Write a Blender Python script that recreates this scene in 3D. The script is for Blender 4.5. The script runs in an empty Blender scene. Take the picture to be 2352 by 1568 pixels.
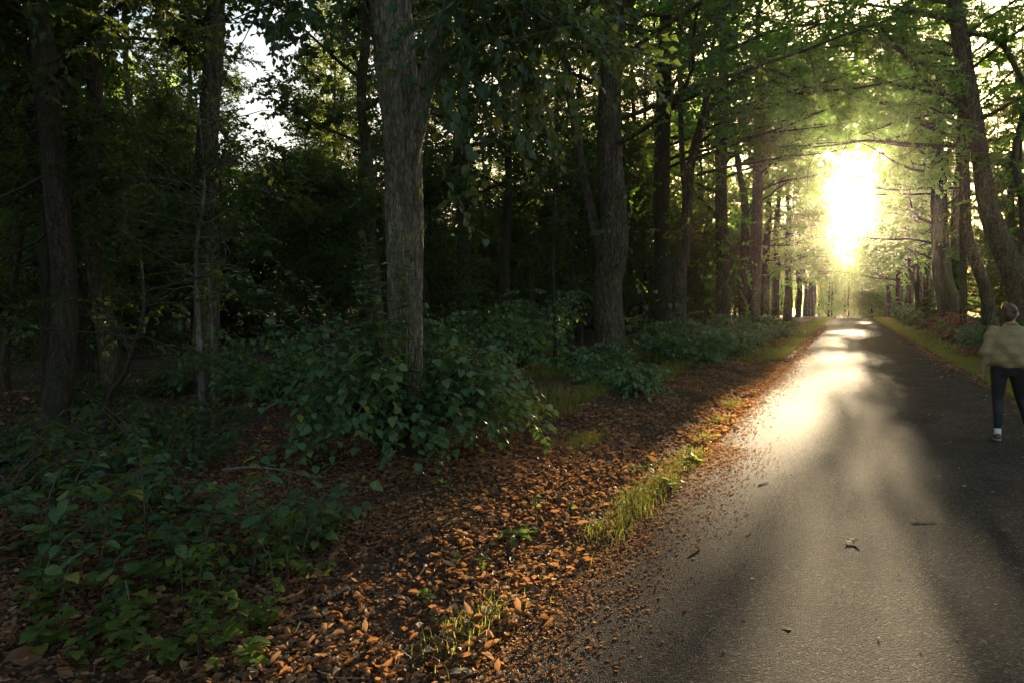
import bpy, bmesh, math, random
import numpy as np
from mathutils import Vector, Matrix
from math import radians, sin, cos, pi

SC = bpy.context.scene
COL = SC.collection
rng = np.random.default_rng(11)
random.seed(5)

# ------------------------------------------------------------------ camera
CAM_H, YAW, PITCH = 1.65, 0.458, 0.0535
cam = bpy.data.cameras.new('camera')
cam.sensor_width = 36.0
cam.lens = 24.0
cam.clip_start = 0.05
cam.clip_end = 3000.0
camo = bpy.data.objects.new('camera', cam)
COL.objects.link(camo)
camo.location = (0, 0, CAM_H)
camo.rotation_euler = (pi / 2 - PITCH, 0, YAW)
SC.camera = camo

# ------------------------------------------------------------------ light
SUN_EL = 6.8
world = bpy.data.worlds.new('World')
SC.world = world
world.use_nodes = True
wn, wl = world.node_tree.nodes, world.node_tree.links
wn.clear()
out = wn.new('ShaderNodeOutputWorld')
sky = wn.new('ShaderNodeTexSky')
sky.sky_type = 'NISHITA'
sky.sun_disc = False
sky.sun_elevation = radians(SUN_EL)
sky.sun_rotation = 0.0
sky.air_density = 1.0
sky.dust_density = 4.0
bg = wn.new('ShaderNodeBackground')
bg.inputs['Strength'].default_value = 0.05
wl.new(sky.outputs[0], bg.inputs['Color'])
# the sun's own glare in the sky: bright disc with a soft aureole
tc = wn.new('ShaderNodeTexCoord')
nrm = wn.new('ShaderNodeVectorMath'); nrm.operation = 'NORMALIZE'
wl.new(tc.outputs['Generated'], nrm.inputs[0])
dot = wn.new('ShaderNodeVectorMath'); dot.operation = 'DOT_PRODUCT'
wl.new(nrm.outputs[0], dot.inputs[0])
dot.inputs[1].default_value = (0, cos(radians(SUN_EL)), sin(radians(SUN_EL)))
mr = wn.new('ShaderNodeMapRange')
mr.inputs['From Min'].default_value = cos(radians(4.2))
mr.inputs['From Max'].default_value = cos(radians(0.4))
wl.new(dot.outputs['Value'], mr.inputs['Value'])
pw = wn.new('ShaderNodeMath'); pw.operation = 'POWER'
wl.new(mr.outputs[0], pw.inputs[0]); pw.inputs[1].default_value = 5.0
ml = wn.new('ShaderNodeMath'); ml.operation = 'MULTIPLY'
wl.new(pw.outputs[0], ml.inputs[0]); ml.inputs[1].default_value = 9.0
bg2 = wn.new('ShaderNodeBackground')
bg2.inputs['Color'].default_value = (1.0, 0.86, 0.6, 1)
wl.new(ml.outputs[0], bg2.inputs['Strength'])
add = wn.new('ShaderNodeAddShader')
wl.new(bg.outputs[0], add.inputs[0]); wl.new(bg2.outputs[0], add.inputs[1])
wl.new(add.outputs[0], out.inputs['Surface'])

sl = bpy.data.lights.new('sun', 'SUN')
sl.energy = 5.0
sl.angle = radians(0.5)
sl.color = (1.0, 0.78, 0.48)
so = bpy.data.objects.new('sun', sl)
COL.objects.link(so)
so.location = (0, 60, 30)
so.rotation_euler = (-(pi / 2 - radians(SUN_EL)), 0, 0)

SC.view_settings.view_transform = 'Standard'
SC.view_settings.look = 'None'
SC.view_settings.gamma = 1.0
SC.view_settings.use_curve_mapping = False
SC.view_settings.exposure = 3.35

cy = SC.cycles
cy.use_denoising = True
cy.max_bounces = 6
cy.diffuse_bounces = 3
cy.glossy_bounces = 2
cy.transmission_bounces = 4
cy.volume_bounces = 0
cy.transparent_max_bounces = 8
cy.sample_clamp_indirect = 4.0
cy.caustics_reflective = False
cy.caustics_refractive = False

HAZE_DENSITY = 0.00007
HAZE_G = 0.93

# ------------------------------------------------------------------ helpers
_fw = np.array([-sin(YAW) * cos(PITCH), cos(YAW) * cos(PITCH), -sin(PITCH)])
_rt = np.array([cos(YAW), sin(YAW), 0.0])
_up = np.cross(_rt, _fw)


def at(px, py, Y):
    """point of the plane y = Y seen at photo position (2352 px wide)"""
    d = _fw + _rt * (px - 1176) / 1568 + _up * (784 - py) / 1568
    s = Y / d[1]
    return np.array([d[0] * s, Y, CAM_H + d[2] * s])


def sstep(t):
    t = np.clip(t, 0, 1)
    return t * t * (3 - 2 * t)


def gz(x, y):
    x = np.asarray(x, float); y = np.asarray(y, float)
    dl = np.maximum(0, -1.6 - x); dr = np.maximum(0, x - 2.7)
    z = 0.16 * sstep(dl / 4.0) + 0.14 * sstep(dr / 3.0)
    w = sstep(np.maximum(dl, dr) / 1.5)
    z = z + w * (0.04 * np.sin(1.3 * x + 0.7 * y) + 0.05 * np.sin(0.53 * x - 0.9 * y + 1.0) + 0.12 * np.sin(0.11 * x + 0.17 * y))
    z = z - 2.4 * sstep((y - 88) / 75.0)
    return z


def g(x, y):
    return float(gz(x, y))


def unit(v):
    v = np.asarray(v, float)
    n = np.linalg.norm(v, axis=-1, keepdims=True)
    return v / np.maximum(n, 1e-9)


class MB:
    """collects triangles / quads and an optional tint per vertex into one mesh"""
    def __init__(self):
        self.V, self.F3, self.F4, self.T, self.n = [], [], [], [], 0
    def add(self, V, F3=None, F4=None, tint=0.5):
        V = np.asarray(V, float).reshape(-1, 3)
        if F3 is not None and len(F3): self.F3.append(np.asarray(F3, np.int64).reshape(-1, 3) + self.n)
        if F4 is not None and len(F4): self.F4.append(np.asarray(F4, np.int64).reshape(-1, 4) + self.n)
        self.V.append(V)
        self.T.append(np.broadcast_to(np.asarray(tint, float), (len(V),)) if np.ndim(tint) == 0 else np.asarray(tint, float))
        self.n += len(V)
    def mesh(self, name, mat, smooth=True, origin=(0, 0, 0)):
        me = bpy.data.meshes.new(name)
        V = (np.concatenate(self.V) if self.V else np.zeros((0, 3))) - np.asarray(origin, float)
        F3 = np.concatenate(self.F3) if self.F3 else np.zeros((0, 3), np.int64)
        F4 = np.concatenate(self.F4) if self.F4 else np.zeros((0, 4), np.int64)
        me.vertices.add(len(V)); me.vertices.foreach_set('co', V.astype(np.float32).ravel())
        nl = F3.size + F4.size
        me.loops.add(nl)
        me.loops.foreach_set('vertex_index', np.concatenate([F3.ravel(), F4.ravel()]).astype(np.int32))
        me.polygons.add(len(F3) + len(F4))
        ls = np.concatenate([np.arange(len(F3)) * 3, F3.size + np.arange(len(F4)) * 4]).astype(np.int32)
        me.polygons.foreach_set('loop_start', ls)
        me.update(calc_edges=True)
        me.validate()
        a = me.attributes.new('tint', 'FLOAT', 'POINT')
        if len(a.data) == len(V):
            a.data.foreach_set('value', np.concatenate(self.T).astype(np.float32))
        me.polygons.foreach_set('use_smooth', np.full(len(me.polygons), bool(smooth)))
        me.materials.append(mat)
        return me


def link(name, me, parent=None, loc=(0, 0, 0)):
    o = bpy.data.objects.new(name, me)
    COL.objects.link(o)
    o.location = tuple(float(v) for v in loc)
    if parent is not None: o.parent = parent
    return o


def thing(name, label, cat, loc=(0, 0, 0), rz=0.0, group=None):
    o = bpy.data.objects.new(name, None)
    COL.objects.link(o)
    o.empty_display_size = 0.2
    o.location = tuple(float(v) for v in loc)
    o.rotation_euler = (0, 0, rz)
    return tag(o, label, cat, group)


def tag(o, label=None, cat=None, group=None, kind=None):
    if label: o['label'] = label
    if cat: o['category'] = cat
    if group: o['group'] = group
    if kind: o['kind'] = kind
    return o


def copy_thing(src, loc, rz, scale=1.0, label=None, group=None):
    r = src.copy(); COL.objects.link(r)
    r.location = tuple(float(v) for v in loc); r.rotation_euler = (0, 0, rz); r.scale = (scale,) * 3
    if label: r['label'] = label
    if group: r['group'] = group
    for ch in list(src.children):
        c = ch.copy(); COL.objects.link(c); c.parent = r
        for gc in list(ch.children):
            d = gc.copy(); COL.objects.link(d); d.parent = c
    return r


def spline(pts, n):
    """smooth curve through control points"""
    P = np.asarray(pts, float)
    m = len(P)
    if m == 2:
        t = np.linspace(0, 1, n)[:, None]
        return P[0] * (1 - t) + P[1] * t
    ts = np.linspace(0, m - 1 - 1e-6, n)
    Q = np.vstack([2 * P[0] - P[1], P, 2 * P[-1] - P[-2]])
    i = ts.astype(int); t = (ts - i)[:, None]
    p0, p1, p2, p3 = Q[i], Q[i + 1], Q[i + 2], Q[i + 3]
    return 0.5 * ((2 * p1) + (-p0 + p2) * t + (2 * p0 - 5 * p1 + 4 * p2 - p3) * t ** 2 + (-p0 + 3 * p1 - 3 * p2 + p3) * t ** 3)


def tube(mb, path, rad, sides=8, relief=None, tint=0.5, cap=True):
    P = np.asarray(path, float); n = len(P)
    R = np.broadcast_to(np.asarray(rad, float), (n,))
    T = np.gradient(P, axis=0); T = unit(T)
    ref = np.array([1.0, 0, 0]) if abs(T[0][0]) < 0.8 else np.array([0, 1.0, 0])
    A = np.zeros((n, 3)); a = unit(ref - T[0] * (ref @ T[0]))
    for k in range(n):
        a = unit(a - T[k] * (a @ T[k])); A[k] = a
    Bv = np.cross(T, A)
    th = np.arange(sides) * 2 * pi / sides
    rr = np.repeat(R[:, None], sides, 1)
    if relief is not None:
        s = np.concatenate([[0], np.cumsum(np.linalg.norm(np.diff(P, axis=0), axis=1))])
        rr = rr * relief(th[None, :], s[:, None])
    V = P[:, None, :] + rr[:, :, None] * (np.cos(th)[None, :, None] * A[:, None, :] + np.sin(th)[None, :, None] * Bv[:, None, :])
    k = np.arange(n - 1)[:, None] * sides; j = np.arange(sides)[None, :]; j2 = (j + 1) % sides
    F = np.stack([k + j, k + j2, k + sides + j2, k + sides + j], -1).reshape(-1, 4)
    V = V.reshape(-1, 3)
    if cap:
        V = np.vstack([V, P[-1:] + T[-1:] * R[-1] * 0.5])
        e = (n - 1) * sides
        F3 = np.stack([e + np.arange(sides), e + (np.arange(sides) + 1) % sides, np.full(sides, n * sides)], -1)
        mb.add(V, F3, F, tint)
    else:
        mb.add(V, None, F, tint)


# leaf templates: (along, across, normal) and triangles
KITE_V = np.array([(0, 0, 0), (0.42, 0.36, 0.07), (1, 0, -0.10), (0.42, -0.36, 0.07)])
KITE_F = np.array([(0, 2, 1), (0, 3, 2)])
HEART_V = np.array([(0.06, 0, 0), (-0.04, 0.20, 0.03), (0.14, 0.40, 0.07), (0.42, 0.44, 0.07), (0.72, 0.26, 0.0), (1.0, 0, -0.16),
                    (0.72, -0.26, 0.0), (0.42, -0.44, 0.07), (0.14, -0.40, 0.07), (-0.04, -0.20, 0.03), (0.42, 0, -0.02), (0.72, 0, -0.06)])
HEART_F = np.array([(0, 2, 1), (0, 10, 2), (2, 10, 3), (3, 10, 4), (4, 10, 11), (4, 11, 5), (0, 9, 8), (0, 8, 10), (8, 7, 10), (7, 6, 10), (6, 11, 10), (6, 5, 11)])
CURL_V = np.array([(0, 0, 0.02), (0.35, 0.26, 0.17), (0.35, 0, 0.0), (0.35, -0.26, 0.14), (0.72, 0.20, 0.16), (0.72, 0, 0.04), (0.72, -0.20, 0.2), (1, 0, 0.16)])
CURL_F = np.array([(0, 2, 1), (0, 3, 2), (1, 2, 5), (1, 5, 4), (2, 3, 6), (2, 6, 5), (4, 5, 7), (5, 6, 7)])
OVAL_V = np.array([(0, 0, 0), (0.2, 0.22, 0.05), (0.5, 0.33, 0.08), (0.8, 0.2, 0.02), (1, 0, -0.1), (0.8, -0.2, 0.02), (0.5, -0.33, 0.08), (0.2, -0.22, 0.05), (0.5, 0, 0.0)])
OVAL_F = np.array([(0, 8, 1), (1, 8, 2), (2, 8, 3), (3, 8, 4), (0, 7, 8), (7, 6, 8), (6, 5, 8), (5, 4, 8)])


def leaves(mb, pos, d, nrm, size, tint, shape='kite'):
    TV, TF = {'kite': (KITE_V, KITE_F), 'heart': (HEART_V, HEART_F), 'curl': (CURL_V, CURL_F), 'oval': (OVAL_V, OVAL_F)}[shape]
    n = len(pos)
    if n == 0: return
    d = unit(d); nrm = unit(nrm - d * np.sum(nrm * d, 1, keepdims=True)); b = np.cross(nrm, d)
    size = np.broadcast_to(np.asarray(size, float), (n,))
    V = pos[:, None, :] + size[:, None, None] * (TV[None, :, 0, None] * d[:, None, :] + TV[None, :, 1, None] * b[:, None, :] + TV[None, :, 2, None] * nrm[:, None, :])
    F = (np.arange(n) * len(TV))[:, None, None] + TF[None]
    mb.add(V.reshape(-1, 3), F.reshape(-1, 3), None, np.repeat(np.broadcast_to(tint, (n,)), len(TV)))


# ------------------------------------------------------------------ materials
def new_mat(name):
    m = bpy.data.materials.new(name); m.use_nodes = True
    nt = m.node_tree; nt.nodes.clear()
    o = nt.nodes.new('ShaderNodeOutputMaterial')
    return m, nt.nodes, nt.links, o


def ramp(N, stops):
    r = N.new('ShaderNodeValToRGB')
    e = r.color_ramp.elements
    while len(e) < len(stops): e.new(0.5)
    for k, (p, c) in enumerate(stops):
        e[k].position = p; e[k].color = (*c, 1)
    return r


def noise(N, L, vec, scale, detail=4, rough=0.6):
    t = N.new('ShaderNodeTexNoise'); t.inputs['Scale'].default_value = scale
    t.inputs['Detail'].default_value = detail; t.inputs['Roughness'].default_value = rough
    if vec is not None: L.new(vec, t.inputs['Vector'])
    return t


def leaf_mat(name, stops, trans=0.42, tcol=(0.34, 0.42, 0.05), rough=0.5, spec=0.4, source='tint', veins=False):
    m, N, L, o = new_mat(name)
    if source == 'tint':
        s = N.new('ShaderNodeAttribute'); s.attribute_name = 'tint'; fac = s.outputs['Fac']
    else:
        s = N.new('ShaderNodeObjectInfo'); fac = s.outputs['Random']
    r = ramp(N, stops); L.new(fac, r.inputs[0])
    col = r.outputs[0]
    p = N.new('ShaderNodeBsdfPrincipled')
    p.inputs['Roughness'].default_value = rough
    p.inputs['Specular IOR Level'].default_value = spec
    tcd = N.new('ShaderNodeTexCoord')
    nz = noise(N, L, tcd.outputs['Object'], 35 if veins else 9, 3)
    mx = N.new('ShaderNodeMix'); mx.data_type = 'RGBA'; mx.blend_type = 'MULTIPLY'; mx.inputs[0].default_value = 0.5
    nr = ramp(N, [(0.3, (0.55, 0.55, 0.55)), (0.7, (1.25, 1.25, 1.2))]); L.new(nz.outputs['Fac'], nr.inputs[0])
    L.new(col, mx.inputs[6]); L.new(nr.outputs[0], mx.inputs[7])
    L.new(mx.outputs[2], p.inputs['Base Color'])
    t = N.new('ShaderNodeBsdfTranslucent')
    mt = N.new('ShaderNodeMix'); mt.data_type = 'RGBA'; mt.inputs[0].default_value = 0.55
    L.new(col, mt.inputs[6]); mt.inputs[7].default_value = (*tcol, 1)
    L.new(mt.outputs[2], t.inputs['Color'])
    if veins:
        w = N.new('ShaderNodeTexWave'); w.wave_type = 'BANDS'; w.bands_direction = 'X'
        w.inputs['Scale'].default_value = 2.2; w.inputs['Distortion'].default_value = 1.0
        L.new(tcd.outputs['Object'], w.inputs['Vector'])
        b = N.new('ShaderNodeBump'); b.inputs['Strength'].default_value = 0.35; b.inputs['Distance'].default_value = 0.05
        L.new(w.outputs['Fac'], b.inputs['Height']); L.new(b.outputs[0], p.inputs['Normal'])
    ms = N.new('ShaderNodeMixShader'); ms.inputs[0].default_value = trans
    L.new(p.outputs[0], ms.inputs[1]); L.new(t.outputs[0], ms.inputs[2])
    L.new(ms.outputs[0], o.inputs['Surface'])
    return m


def bark_mat(name, c1, c2, c3, moss=0.35, vs=14.0, bump=0.8):
    m, N, L, o = new_mat(name)
    tcd = N.new('ShaderNodeTexCoord')
    mp = N.new('ShaderNodeMapping'); mp.inputs['Scale'].default_value = (1, 1, 0.2)
    L.new(tcd.outputs['Object'], mp.inputs['Vector'])
    n1 = noise(N, L, mp.outputs[0], vs, 6, 0.65)
    n2 = noise(N, L, tcd.outputs['Object'], 1.6, 4)
    n3 = noise(N, L, mp.outputs[0], vs * 3.2, 4, 0.7)
    ad = N.new('ShaderNodeMath'); ad.operation = 'MULTIPLY_ADD'
    L.new(n3.outputs['Fac'], ad.inputs[0]); ad.inputs[1].default_value = 0.45; L.new(n1.outputs['Fac'], ad.inputs[2])
    vo = N.new('ShaderNodeTexVoronoi'); vo.feature = 'DISTANCE_TO_EDGE'; vo.inputs['Scale'].default_value = vs * 2.1
    wv = N.new('ShaderNodeVectorMath'); wv.operation = 'MULTIPLY_ADD'; L.new(n2.outputs['Color'], wv.inputs[0]); wv.inputs[1].default_value = (0.25, 0.25, 0.05); L.new(mp.outputs[0], wv.inputs[2])
    L.new(wv.outputs[0], vo.inputs['Vector'])
    vr = N.new('ShaderNodeMapRange'); vr.inputs['From Max'].default_value = 0.22; vr.inputs['To Min'].default_value = -0.20; vr.inputs['To Max'].default_value = 0.06
    L.new(vo.outputs['Distance'], vr.inputs['Value'])
    a2 = N.new('ShaderNodeMath'); a2.operation = 'ADD'; L.new(ad.outputs[0], a2.inputs[0]); L.new(vr.outputs[0], a2.inputs[1])
    ad = a2
    r = ramp(N, [(0.40, c1), (0.70, c2), (0.95, c3)]); L.new(ad.outputs[0], r.inputs[0])
    mr_ = ramp(N, [(0.48, (0, 0, 0)), (0.66, (1, 1, 1))]); L.new(n2.outputs['Fac'], mr_.inputs[0])
    mf = N.new('ShaderNodeMath'); mf.operation = 'MULTIPLY'; L.new(mr_.outputs[0], mf.inputs[0]); mf.inputs[1].default_value = moss
    mx = N.new('ShaderNodeMix'); mx.data_type = 'RGBA'; L.new(mf.outputs[0], mx.inputs[0])
    L.new(r.outputs[0], mx.inputs[6]); mx.inputs[7].default_value = (0.055, 0.075, 0.025, 1)
    p = N.new('ShaderNodeBsdfPrincipled'); p.inputs['Roughness'].default_value = 0.85; p.inputs['Specular IOR Level'].default_value = 0.25
    L.new(mx.outputs[2], p.inputs['Base Color'])
    b = N.new('ShaderNodeBump'); b.inputs['Strength'].default_value = bump; b.inputs['Distance'].default_value = 0.03
    L.new(ad.outputs[0], b.inputs['Height']); L.new(b.outputs[0], p.inputs['Normal'])
    L.new(p.outputs[0], o.inputs['Surface'])
    return m


def cloth_mat(name, col, rough=0.8, var=0.25, scale=60, sheen=0.0, bump=0.2):
    m, N, L, o = new_mat(name)
    tcd = N.new('ShaderNodeTexCoord')
    n1 = noise(N, L, tcd.outputs['Object'], scale, 4)
    c = np.array(col)
    r = ramp(N, [(0.3, tuple(c * (1 - var))), (0.7, tuple(np.minimum(c * (1 + var), 1)))]); L.new(n1.outputs['Fac'], r.inputs[0])
    p = N.new('ShaderNodeBsdfPrincipled'); p.inputs['Roughness'].default_value = rough
    p.inputs['Specular IOR Level'].default_value = 0.3
    L.new(r.outputs[0], p.inputs['Base Color'])
    if bump:
        b = N.new('ShaderNodeBump'); b.inputs['Strength'].default_value = bump; b.inputs['Distance'].default_value = 0.004
        L.new(n1.outputs['Fac'], b.inputs['Height']); L.new(b.outputs[0], p.inputs['Normal'])
    L.new(p.outputs[0], o.inputs['Surface'])
    return m


GREEN = [(0.0, (0.022, 0.058, 0.016)), (0.45, (0.040, 0.105, 0.024)), (0.8, (0.07, 0.14, 0.024)), (0.93, (0.16, 0.15, 0.02)), (1.0, (0.26, 0.14, 0.02))]
M_CANOPY = leaf_mat('canopy_leaf', GREEN, trans=0.6, tcol=(0.40, 0.74, 0.07))
M_LINDEN = leaf_mat('linden_leaf', [(0, (0.022, 0.060, 0.026)), (0.5, (0.036, 0.085, 0.036)), (0.85, (0.06, 0.11, 0.035)), (0.93, (0.16, 0.15, 0.02)), (1.0, (0.26, 0.16, 0.02))], trans=0.36, rough=0.45, spec=0.5)
M_WOODS = leaf_mat('woodland_leaf', [(0, (0.016, 0.040, 0.014)), (0.6, (0.032, 0.070, 0.022)), (0.93, (0.06, 0.09, 0.02)), (1, (0.18, 0.13, 0.02))], trans=0.38)
M_BUSH = leaf_mat('bush_leaf', [(0, (0.044, 0.112, 0.036)), (0.55, (0.068, 0.152, 0.048)), (0.95, (0.115, 0.175, 0.05)), (1.0, (0.40, 0.26, 0.02))], trans=0.3, rough=0.42, spec=0.5, source='obj', veins=True)
M_BUSHT = leaf_mat('bush_leaf_mass', [(0, (0.044, 0.112, 0.036)), (0.55, (0.068, 0.152, 0.048)), (0.95, (0.115, 0.175, 0.05)), (1.0, (0.40, 0.26, 0.02))], trans=0.3, rough=0.42, spec=0.5)
M_DOG = leaf_mat('shrub_leaf', [(0, (0.035, 0.095, 0.038)), (0.6, (0.055, 0.125, 0.042)), (0.9, (0.11, 0.16, 0.035)), (1.0, (0.24, 0.22, 0.04))], trans=0.3, rough=0.45, source='obj', veins=True)
M_WEED = leaf_mat('weed_leaf', [(0, (0.05, 0.11, 0.03)), (0.6, (0.08, 0.15, 0.03)), (1.0, (0.17, 0.18, 0.03))], trans=0.5, tcol=(0.5, 0.6, 0.06), rough=0.5, source='obj')
M_GRASS = leaf_mat('grass_blade', [(0, (0.05, 0.09, 0.02)), (0.6, (0.09, 0.14, 0.025)), (1.0, (0.20, 0.17, 0.05))], trans=0.58, tcol=(0.60, 0.60, 0.07), rough=0.5)
DEAD = [(0, (0.04, 0.022, 0.012)), (0.3, (0.14, 0.07, 0.033)), (0.6, (0.29, 0.155, 0.075)), (0.85, (0.46, 0.29, 0.15)), (0.95, (0.36, 0.27, 0.16)), (1, (0.45, 0.24, 0.03))]
M_DEAD = leaf_mat('dead_leaf_mass', DEAD, trans=0.42, tcol=(0.62, 0.27, 0.07), rough=0.6)
M_DEADO = leaf_mat('dead_leaf', DEAD, trans=0.42, tcol=(0.62, 0.27, 0.07), rough=0.6, source='obj')
M_PALE = leaf_mat('pale_dead_leaf', [(0, (0.30, 0.24, 0.15)), (1, (0.45, 0.37, 0.24))], trans=0.5, tcol=(0.5, 0.4, 0.22), rough=0.6, source='obj')
M_STRAW = cloth_mat('dry_straw', (0.20, 0.11, 0.055), 0.8, 0.5, 9, bump=0)
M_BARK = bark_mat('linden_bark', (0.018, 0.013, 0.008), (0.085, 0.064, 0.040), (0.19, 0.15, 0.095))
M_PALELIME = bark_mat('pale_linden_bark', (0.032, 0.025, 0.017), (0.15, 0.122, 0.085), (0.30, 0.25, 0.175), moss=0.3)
M_BARKD = bark_mat('dark_bark', (0.012, 0.009, 0.006), (0.045, 0.034, 0.022), (0.095, 0.074, 0.048), vs=18)
M_PALEB = bark_mat('pale_bark', (0.04, 0.035, 0.028), (0.13, 0.12, 0.10), (0.24, 0.225, 0.19), moss=0.4, vs=10, bump=0.3)
M_TWIG = bark_mat('twig_bark', (0.03, 0.02, 0.014), (0.07, 0.05, 0.035), (0.14, 0.11, 0.08), moss=0.1, vs=25, bump=0.3)
M_STICK = bark_mat('stick_bark', (0.06, 0.05, 0.04), (0.15, 0.12, 0.09), (0.26, 0.22, 0.17), moss=0.1, vs=25, bump=0.3)


def ground_mat():
    m, N, L, o = new_mat('forest_floor')
    tcd = N.new('ShaderNodeTexCoord')
    n1 = noise(N, L, tcd.outputs['Object'], 14, 6, 0.7)
    v = N.new('ShaderNodeTexVoronoi'); v.inputs['Scale'].default_value = 22
    L.new(tcd.outputs['Object'], v.inputs['Vector'])
    n0 = noise(N, L, tcd.outputs['Object'], 0.5, 4)
    r = ramp(N, [(0.0, (0.025, 0.016, 0.010)), (0.45, (0.055, 0.032, 0.018)), (0.8, (0.13, 0.07, 0.032)), (1, (0.2, 0.12, 0.06))])
    sx = N.new('ShaderNodeSeparateColor'); L.new(v.outputs['Color'], sx.inputs[0])
    mu = N.new('ShaderNodeMath'); mu.operation = 'MULTIPLY'; L.new(sx.outputs[0], mu.inputs[0]); L.new(n1.outputs['Fac'], mu.inputs[1])
    m2 = N.new('ShaderNodeMath'); m2.operation = 'MULTIPLY'; L.new(mu.outputs[0], m2.inputs[0]); m2.inputs[1].default_value = 1.7
    L.new(m2.outputs[0], r.inputs[0])
    gr = ramp(N, [(0.52, (0, 0, 0)), (0.66, (1, 1, 1))]); L.new(n0.outputs['Fac'], gr.inputs[0])
    gm = N.new('ShaderNodeMath'); gm.operation = 'MULTIPLY'; L.new(gr.outputs[0], gm.inputs[0]); gm.inputs[1].default_value = 0.4
    mx = N.new('ShaderNodeMix'); mx.data_type = 'RGBA'; L.new(gm.outputs[0], mx.inputs[0])
    L.new(r.outputs[0], mx.inputs[6]); mx.inputs[7].default_value = (0.035, 0.05, 0.018, 1)
    p = N.new('ShaderNodeBsdfPrincipled'); p.inputs['Roughness'].default_value = 0.9; p.inputs['Specular IOR Level'].default_value = 0.2
    L.new(mx.outputs[2], p.inputs['Base Color'])
    b = N.new('ShaderNodeBump'); b.inputs['Strength'].default_value = 0.9; b.inputs['Distance'].default_value = 0.04
    L.new(m2.outputs[0], b.inputs['Height']); L.new(b.outputs[0], p.inputs['Normal'])
    L.new(p.outputs[0], o.inputs['Surface'])
    return m


def asphalt_mat():
    m, N, L, o = new_mat('asphalt')
    tcd = N.new('ShaderNodeTexCoord')
    v = N.new('ShaderNodeTexVoronoi'); v.inputs['Scale'].default_value = 95
    L.new(tcd.outputs['Object'], v.inputs['Vector'])
    v2 = N.new('ShaderNodeTexVoronoi'); v2.inputs['Scale'].default_value = 210
    L.new(tcd.outputs['Object'], v2.inputs['Vector'])
    n1 = noise(N, L, tcd.outputs['Object'], 1.1, 5, 0.6)
    n2 = noise(N, L, tcd.outputs['Object'], 40, 4, 0.7)
    sx = N.new('ShaderNodeSeparateColor'); L.new(v.outputs['Color'], sx.inputs[0])
    r = ramp(N, [(0.0, (0.014, 0.0135, 0.013)), (0.55, (0.033, 0.030, 0.026)), (0.88, (0.068, 0.059, 0.046)), (1, (0.18, 0.15, 0.115))])
    L.new(sx.outputs[0], r.inputs[0])
    mr2 = ramp(N, [(0.3, (0.58, 0.58, 0.60)), (0.5, (1.0, 1.0, 0.98)), (0.72, (1.45, 1.38, 1.26))]); L.new(n1.outputs['Fac'], mr2.inputs[0])
    mx = N.new('ShaderNodeMix'); mx.data_type = 'RGBA'; mx.blend_type = 'MULTIPLY'; mx.inputs[0].default_value = 1
    L.new(r.outputs[0], mx.inputs[6]); L.new(mr2.outputs[0], mx.inputs[7])
    # brown organic dust towards the edges
    sp = N.new('ShaderNodeSeparateXYZ'); L.new(tcd.outputs['Object'], sp.inputs[0])
    e1 = N.new('ShaderNodeMapRange'); e1.inputs['From Min'].default_value = -0.55; e1.inputs['From Max'].default_value = -1.5
    L.new(sp.outputs['X'], e1.inputs['Value'])
    em = N.new('ShaderNodeMath'); em.operation = 'MULTIPLY'; L.new(e1.outputs[0], em.inputs[0]); L.new(n2.outputs['Fac'], em.inputs[1])
    mx2 = N.new('ShaderNodeMix'); mx2.data_type = 'RGBA'; L.new(em.outputs[0], mx2.inputs[0])
    L.new(mx.outputs[2], mx2.inputs[6]); mx2.inputs[7].default_value = (0.13, 0.075, 0.04, 1)
    p = N.new('ShaderNodeBsdfPrincipled'); p.inputs['Roughness'].default_value = 0.85; p.inputs['Specular IOR Level'].default_value = 0.07
    L.new(mx2.outputs[2], p.inputs['Base Color'])
    ad = N.new('ShaderNodeMath'); ad.operation = 'MULTIPLY_ADD'
    L.new(v2.outputs['Distance'], ad.inputs[0]); ad.inputs[1].default_value = 0.5; L.new(v.outputs['Distance'], ad.inputs[2])
    b = N.new('ShaderNodeBump'); b.inputs['Strength'].default_value = 1.0; b.inputs['Distance'].default_value = 0.011; b.invert = True
    L.new(ad.outputs[0], b.inputs['Height']); L.new(b.outputs[0], p.inputs['Normal'])
    L.new(p.outputs[0], o.inputs['Surface'])
    return m


M_GROUND = ground_mat()
M_ASPH = asphalt_mat()

# ------------------------------------------------------------------ where the sun comes through
# Foliage is thinned along the sun's path so that these spans of ground (x0,x1,y0,y1,strength) are lit.
TAN = math.tan(radians(SUN_EL))
LIT = [(-2.7, -1.15, -0.5, 4.9, 1.0), (-0.35, 0.55, -0.5, 5.2, 0.9), (-2.0, -0.3, 5.2, 15.5, 1.0), (-0.2, 0.6, 8, 14, 0.6), (-1.8, -0.5, 15.5, 22, 0.8), (-1.5, 0.2, 22, 27, 0.5),
       (-2.3, -0.2, 29, 38, 0.85), (-1.4, 0.9, 42, 50, 0.9), (-2.4, 1.0, 56, 92, 0.97), (1.0, 2.4, 26, 40, 0.4), (2.3, 4.2, 30, 90, 0.9), (-1.3, 1.4, -34, -4, 1.0), (-4.4, -3.7, -40, 1, 0.95), (-3.4, -2.0, 28, 85, 0.6), (-3.75, -2.5, -5, 6.2, 0.9)]


def keep(P, r):
    """True for the leaves that stay: those that do not stand in a sunbeam meant for the ground"""
    x = P[:, 0] + 0.14 * np.sin(P[:, 1] * 1.9 + P[:, 2] * 2.3)
    y = P[:, 1] - P[:, 2] / TAN
    y = y + 0.7 * np.sin(P[:, 0] * 3.1) + 0.5 * np.sin(P[:, 0] * 7.7 + 1)
    p = np.zeros(len(P))
    for x0, x1, y0, y1, s in LIT:
        p = np.where((x > x0) & (x < x1) & (y > y0) & (y < y1), np.maximum(p, s), p)
    return r.random(len(P)) > p


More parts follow.
